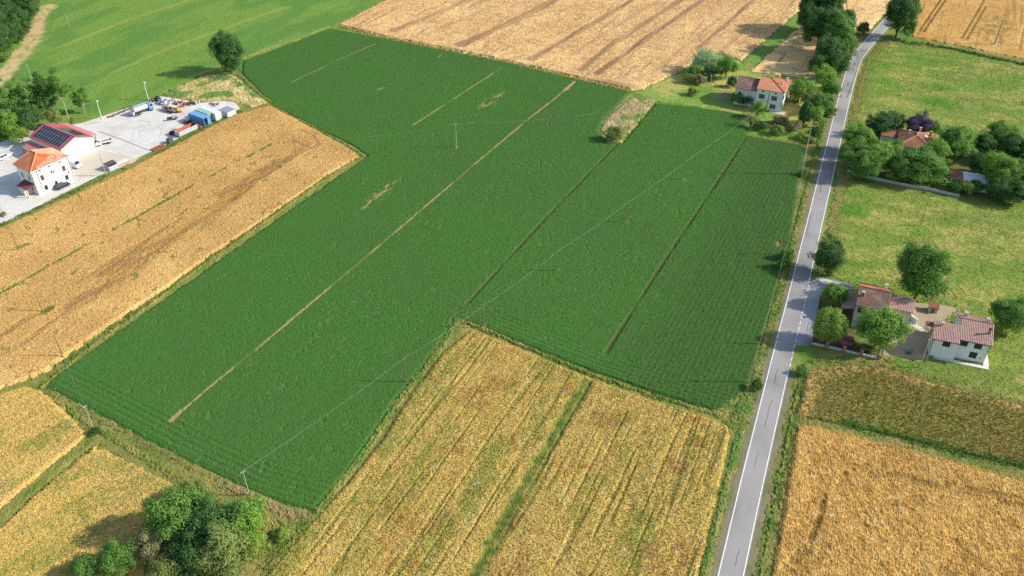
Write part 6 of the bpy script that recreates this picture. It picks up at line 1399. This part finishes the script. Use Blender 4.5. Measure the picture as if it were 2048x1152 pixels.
pole('a6', 1370, 361, 6.6, 'thin pole in the green field near the right dark furrow, upper of two')
pole('b1', 913, 297, 8.4, 'pale pole alone in the upper middle of the green field', 'polec', .7, .3, .11)
pole('b2', 1243, 258, 6.6, 'grey pole behind the round bush on the fallow patch', 'polec')
pole('c1', 1601, 350, 17.0, 'tall pale pole beside the road below the farmhouse garden', 'polec', 0, 0, .16)
pole('c2', 1571, 511, 7.8, 'pole in the shrubs left of the road opposite the roadside tree', 'polewood', .8, .4)
pole('c3', 1500, 767, 7.8, 'pole at the small dark shrub near the lower right corner of the green field', 'polewood', .8, .4)
pole('c4', 1528, 690, 5.5, 'short pole by the straw coloured ditch across from the houses', 'polewood')
pole('d1', 593, 316, 6.8, 'thin pole at the upper right end of the left wheat')
pole('d2', 86, 625, 6.0, 'thin pole in the left wheat near the flattened band')
pole('d3', 127, 716, 6.6, 'pole on the weedy margin at the left tip of the green field')
pole('d4', 188, 859, 6.4, 'pole below the brown ditch at lower left', 'polec', .8, .8, .10)
pole('d5', 38, 503, 6.2, 'thin pole in the left wheat nearest the yard corner')
pole('e1', 213, 353, 7.2, 'thin grey pole beside the grey box shelter', 'polec', 0, 0, .12)
pole('e2', 6, 428, 5.0, 'thin grey pole on the yard at the left edge', 'polec', 0, 0, .1)
pole('f1', 1840, 452, 7.4, 'pole in the pasture below the villa wall')
pole('f2', 1838, 736, 8.0, 'pole at the left end of the lower house', 'polec', .7, .2)
pole('f3', 1824, 897, 6.8, 'dark pole between the olive field and the golden wheat')
pole('g1', 1989, 90, 10.0, 'stout pale pole on a concrete foot in the top right wheat', 'polec', 1.2, .5, .3, foot=True)
pole('g2', 140, 57, 6.0, 'faint pole in the light green meadow at the top left', 'polec')
pole('g3', 64, 160, 6.0, 'faint pole in the meadow beside the dirt path', 'polec')
pole('g4', 1694, 195, 9.5, 'thin pole leaning among the trees between farmhouse and road', 'polewood', 0, 0, .1, (1.5, 1.0))
for px, py, l, lab in ((1413,184,(-.3,.2),'left of two white posts leaning on the farmhouse lawn'), (1423,181,(-.4,.2),'right of two white posts leaning on the farmhouse lawn')):
    x, y = P(px, py); h = empty('leaning_post', x, y); tag(h, lab, 'post'); b = MB(); b.tube([(0,0,0),(-.6,.5,5.2)], [.1,.08], 6); b.build('post', M['polec'], h); b = MB(); b.box(-.75,-.45,.35,.65,5.2,5.32); b.build('cap', M['white'], h)
x, y = P(1515, 257); h = empty('garden_urn', x, y); tag(h, 'small white ornament standing under the half leafless tree', 'ornament')
b = MB(); b.tube([(0,0,0),(0,0,.25),(0,0,.3),(0,0,.8),(0,0,1.2),(0,0,1.5)], [.4,.4,.2,.25,.4,.2], 10); b.build('urn', M['white'], h)
def wire(keys, sag, label, r=.035, ends=()):
    b = MB(); pts_ = [POLES[k] if isinstance(k, str) else k for k in keys]
    for p, q in zip(pts_[:-1], pts_[1:]):
        n = 12; c = []
        for i in range(n+1):
            t = i/n; c.append((p[0]+(q[0]-p[0])*t, p[1]+(q[1]-p[1])*t, p[2]+(q[2]-p[2])*t-sag*4*t*(1-t)))
        b.tube(c, r, 4)
    tag(b.build('overhead_wire', M['wire']), label, 'wire')
fh = (*P(1548, 195, 6.5), 6.5)
wire(['a1','a2','a3','a4','a5','a6',fh], .5, 'pale overhead wire crossing the green field diagonally to the farmhouse', .02)
wire([(*P(700,275,8.0),8.0),'b1','b2',(*P(1495,236,5.5),5.5)], .9, 'sagging wire across the upper part of the green field', .02)
wire([(*P(640,-60,8),8),'c1'] if False else ['c1','c2','c3'], .8, 'wire along the left side of the road', .02)
wire(['c3',(*P(1475,860,6.5),6.5),(*P(1400,1200,6.5),6.5)], .6, 'wire beside the road at the edge of the weedy golden field', .02)
wire(['d3','d4'], .5, 'wire from the left tip of the green field over the brown ditch', .02)
wire(['d4',(*P(0,985,5.5),5.5),(*P(-120,1080,5.5),5.5)], .4, 'wire over the lower left barley plot', .02)
wire([(*P(150,-5,5.9),5.9),(*P(170,-30,5.9),5.9)] if False else ['g3',(*P(165,-20,6),6)], .6, 'pale wire over the light green meadow', .02)
wire(['g3',(*P(42,178,5.5),5.5),'g3'][:2], .1, 'short wire running into the poplars at the left', .02)
wire(['f1','f2'], .8, 'wire over the pasture between the villa and the lower house', .02)
wire(['f2','f3'], .6, 'wire over the olive field below the lower house', .02)
wire(['g4',(*P(1770,20,9),9)], .8, 'wire among the trees along the upper road', .02)
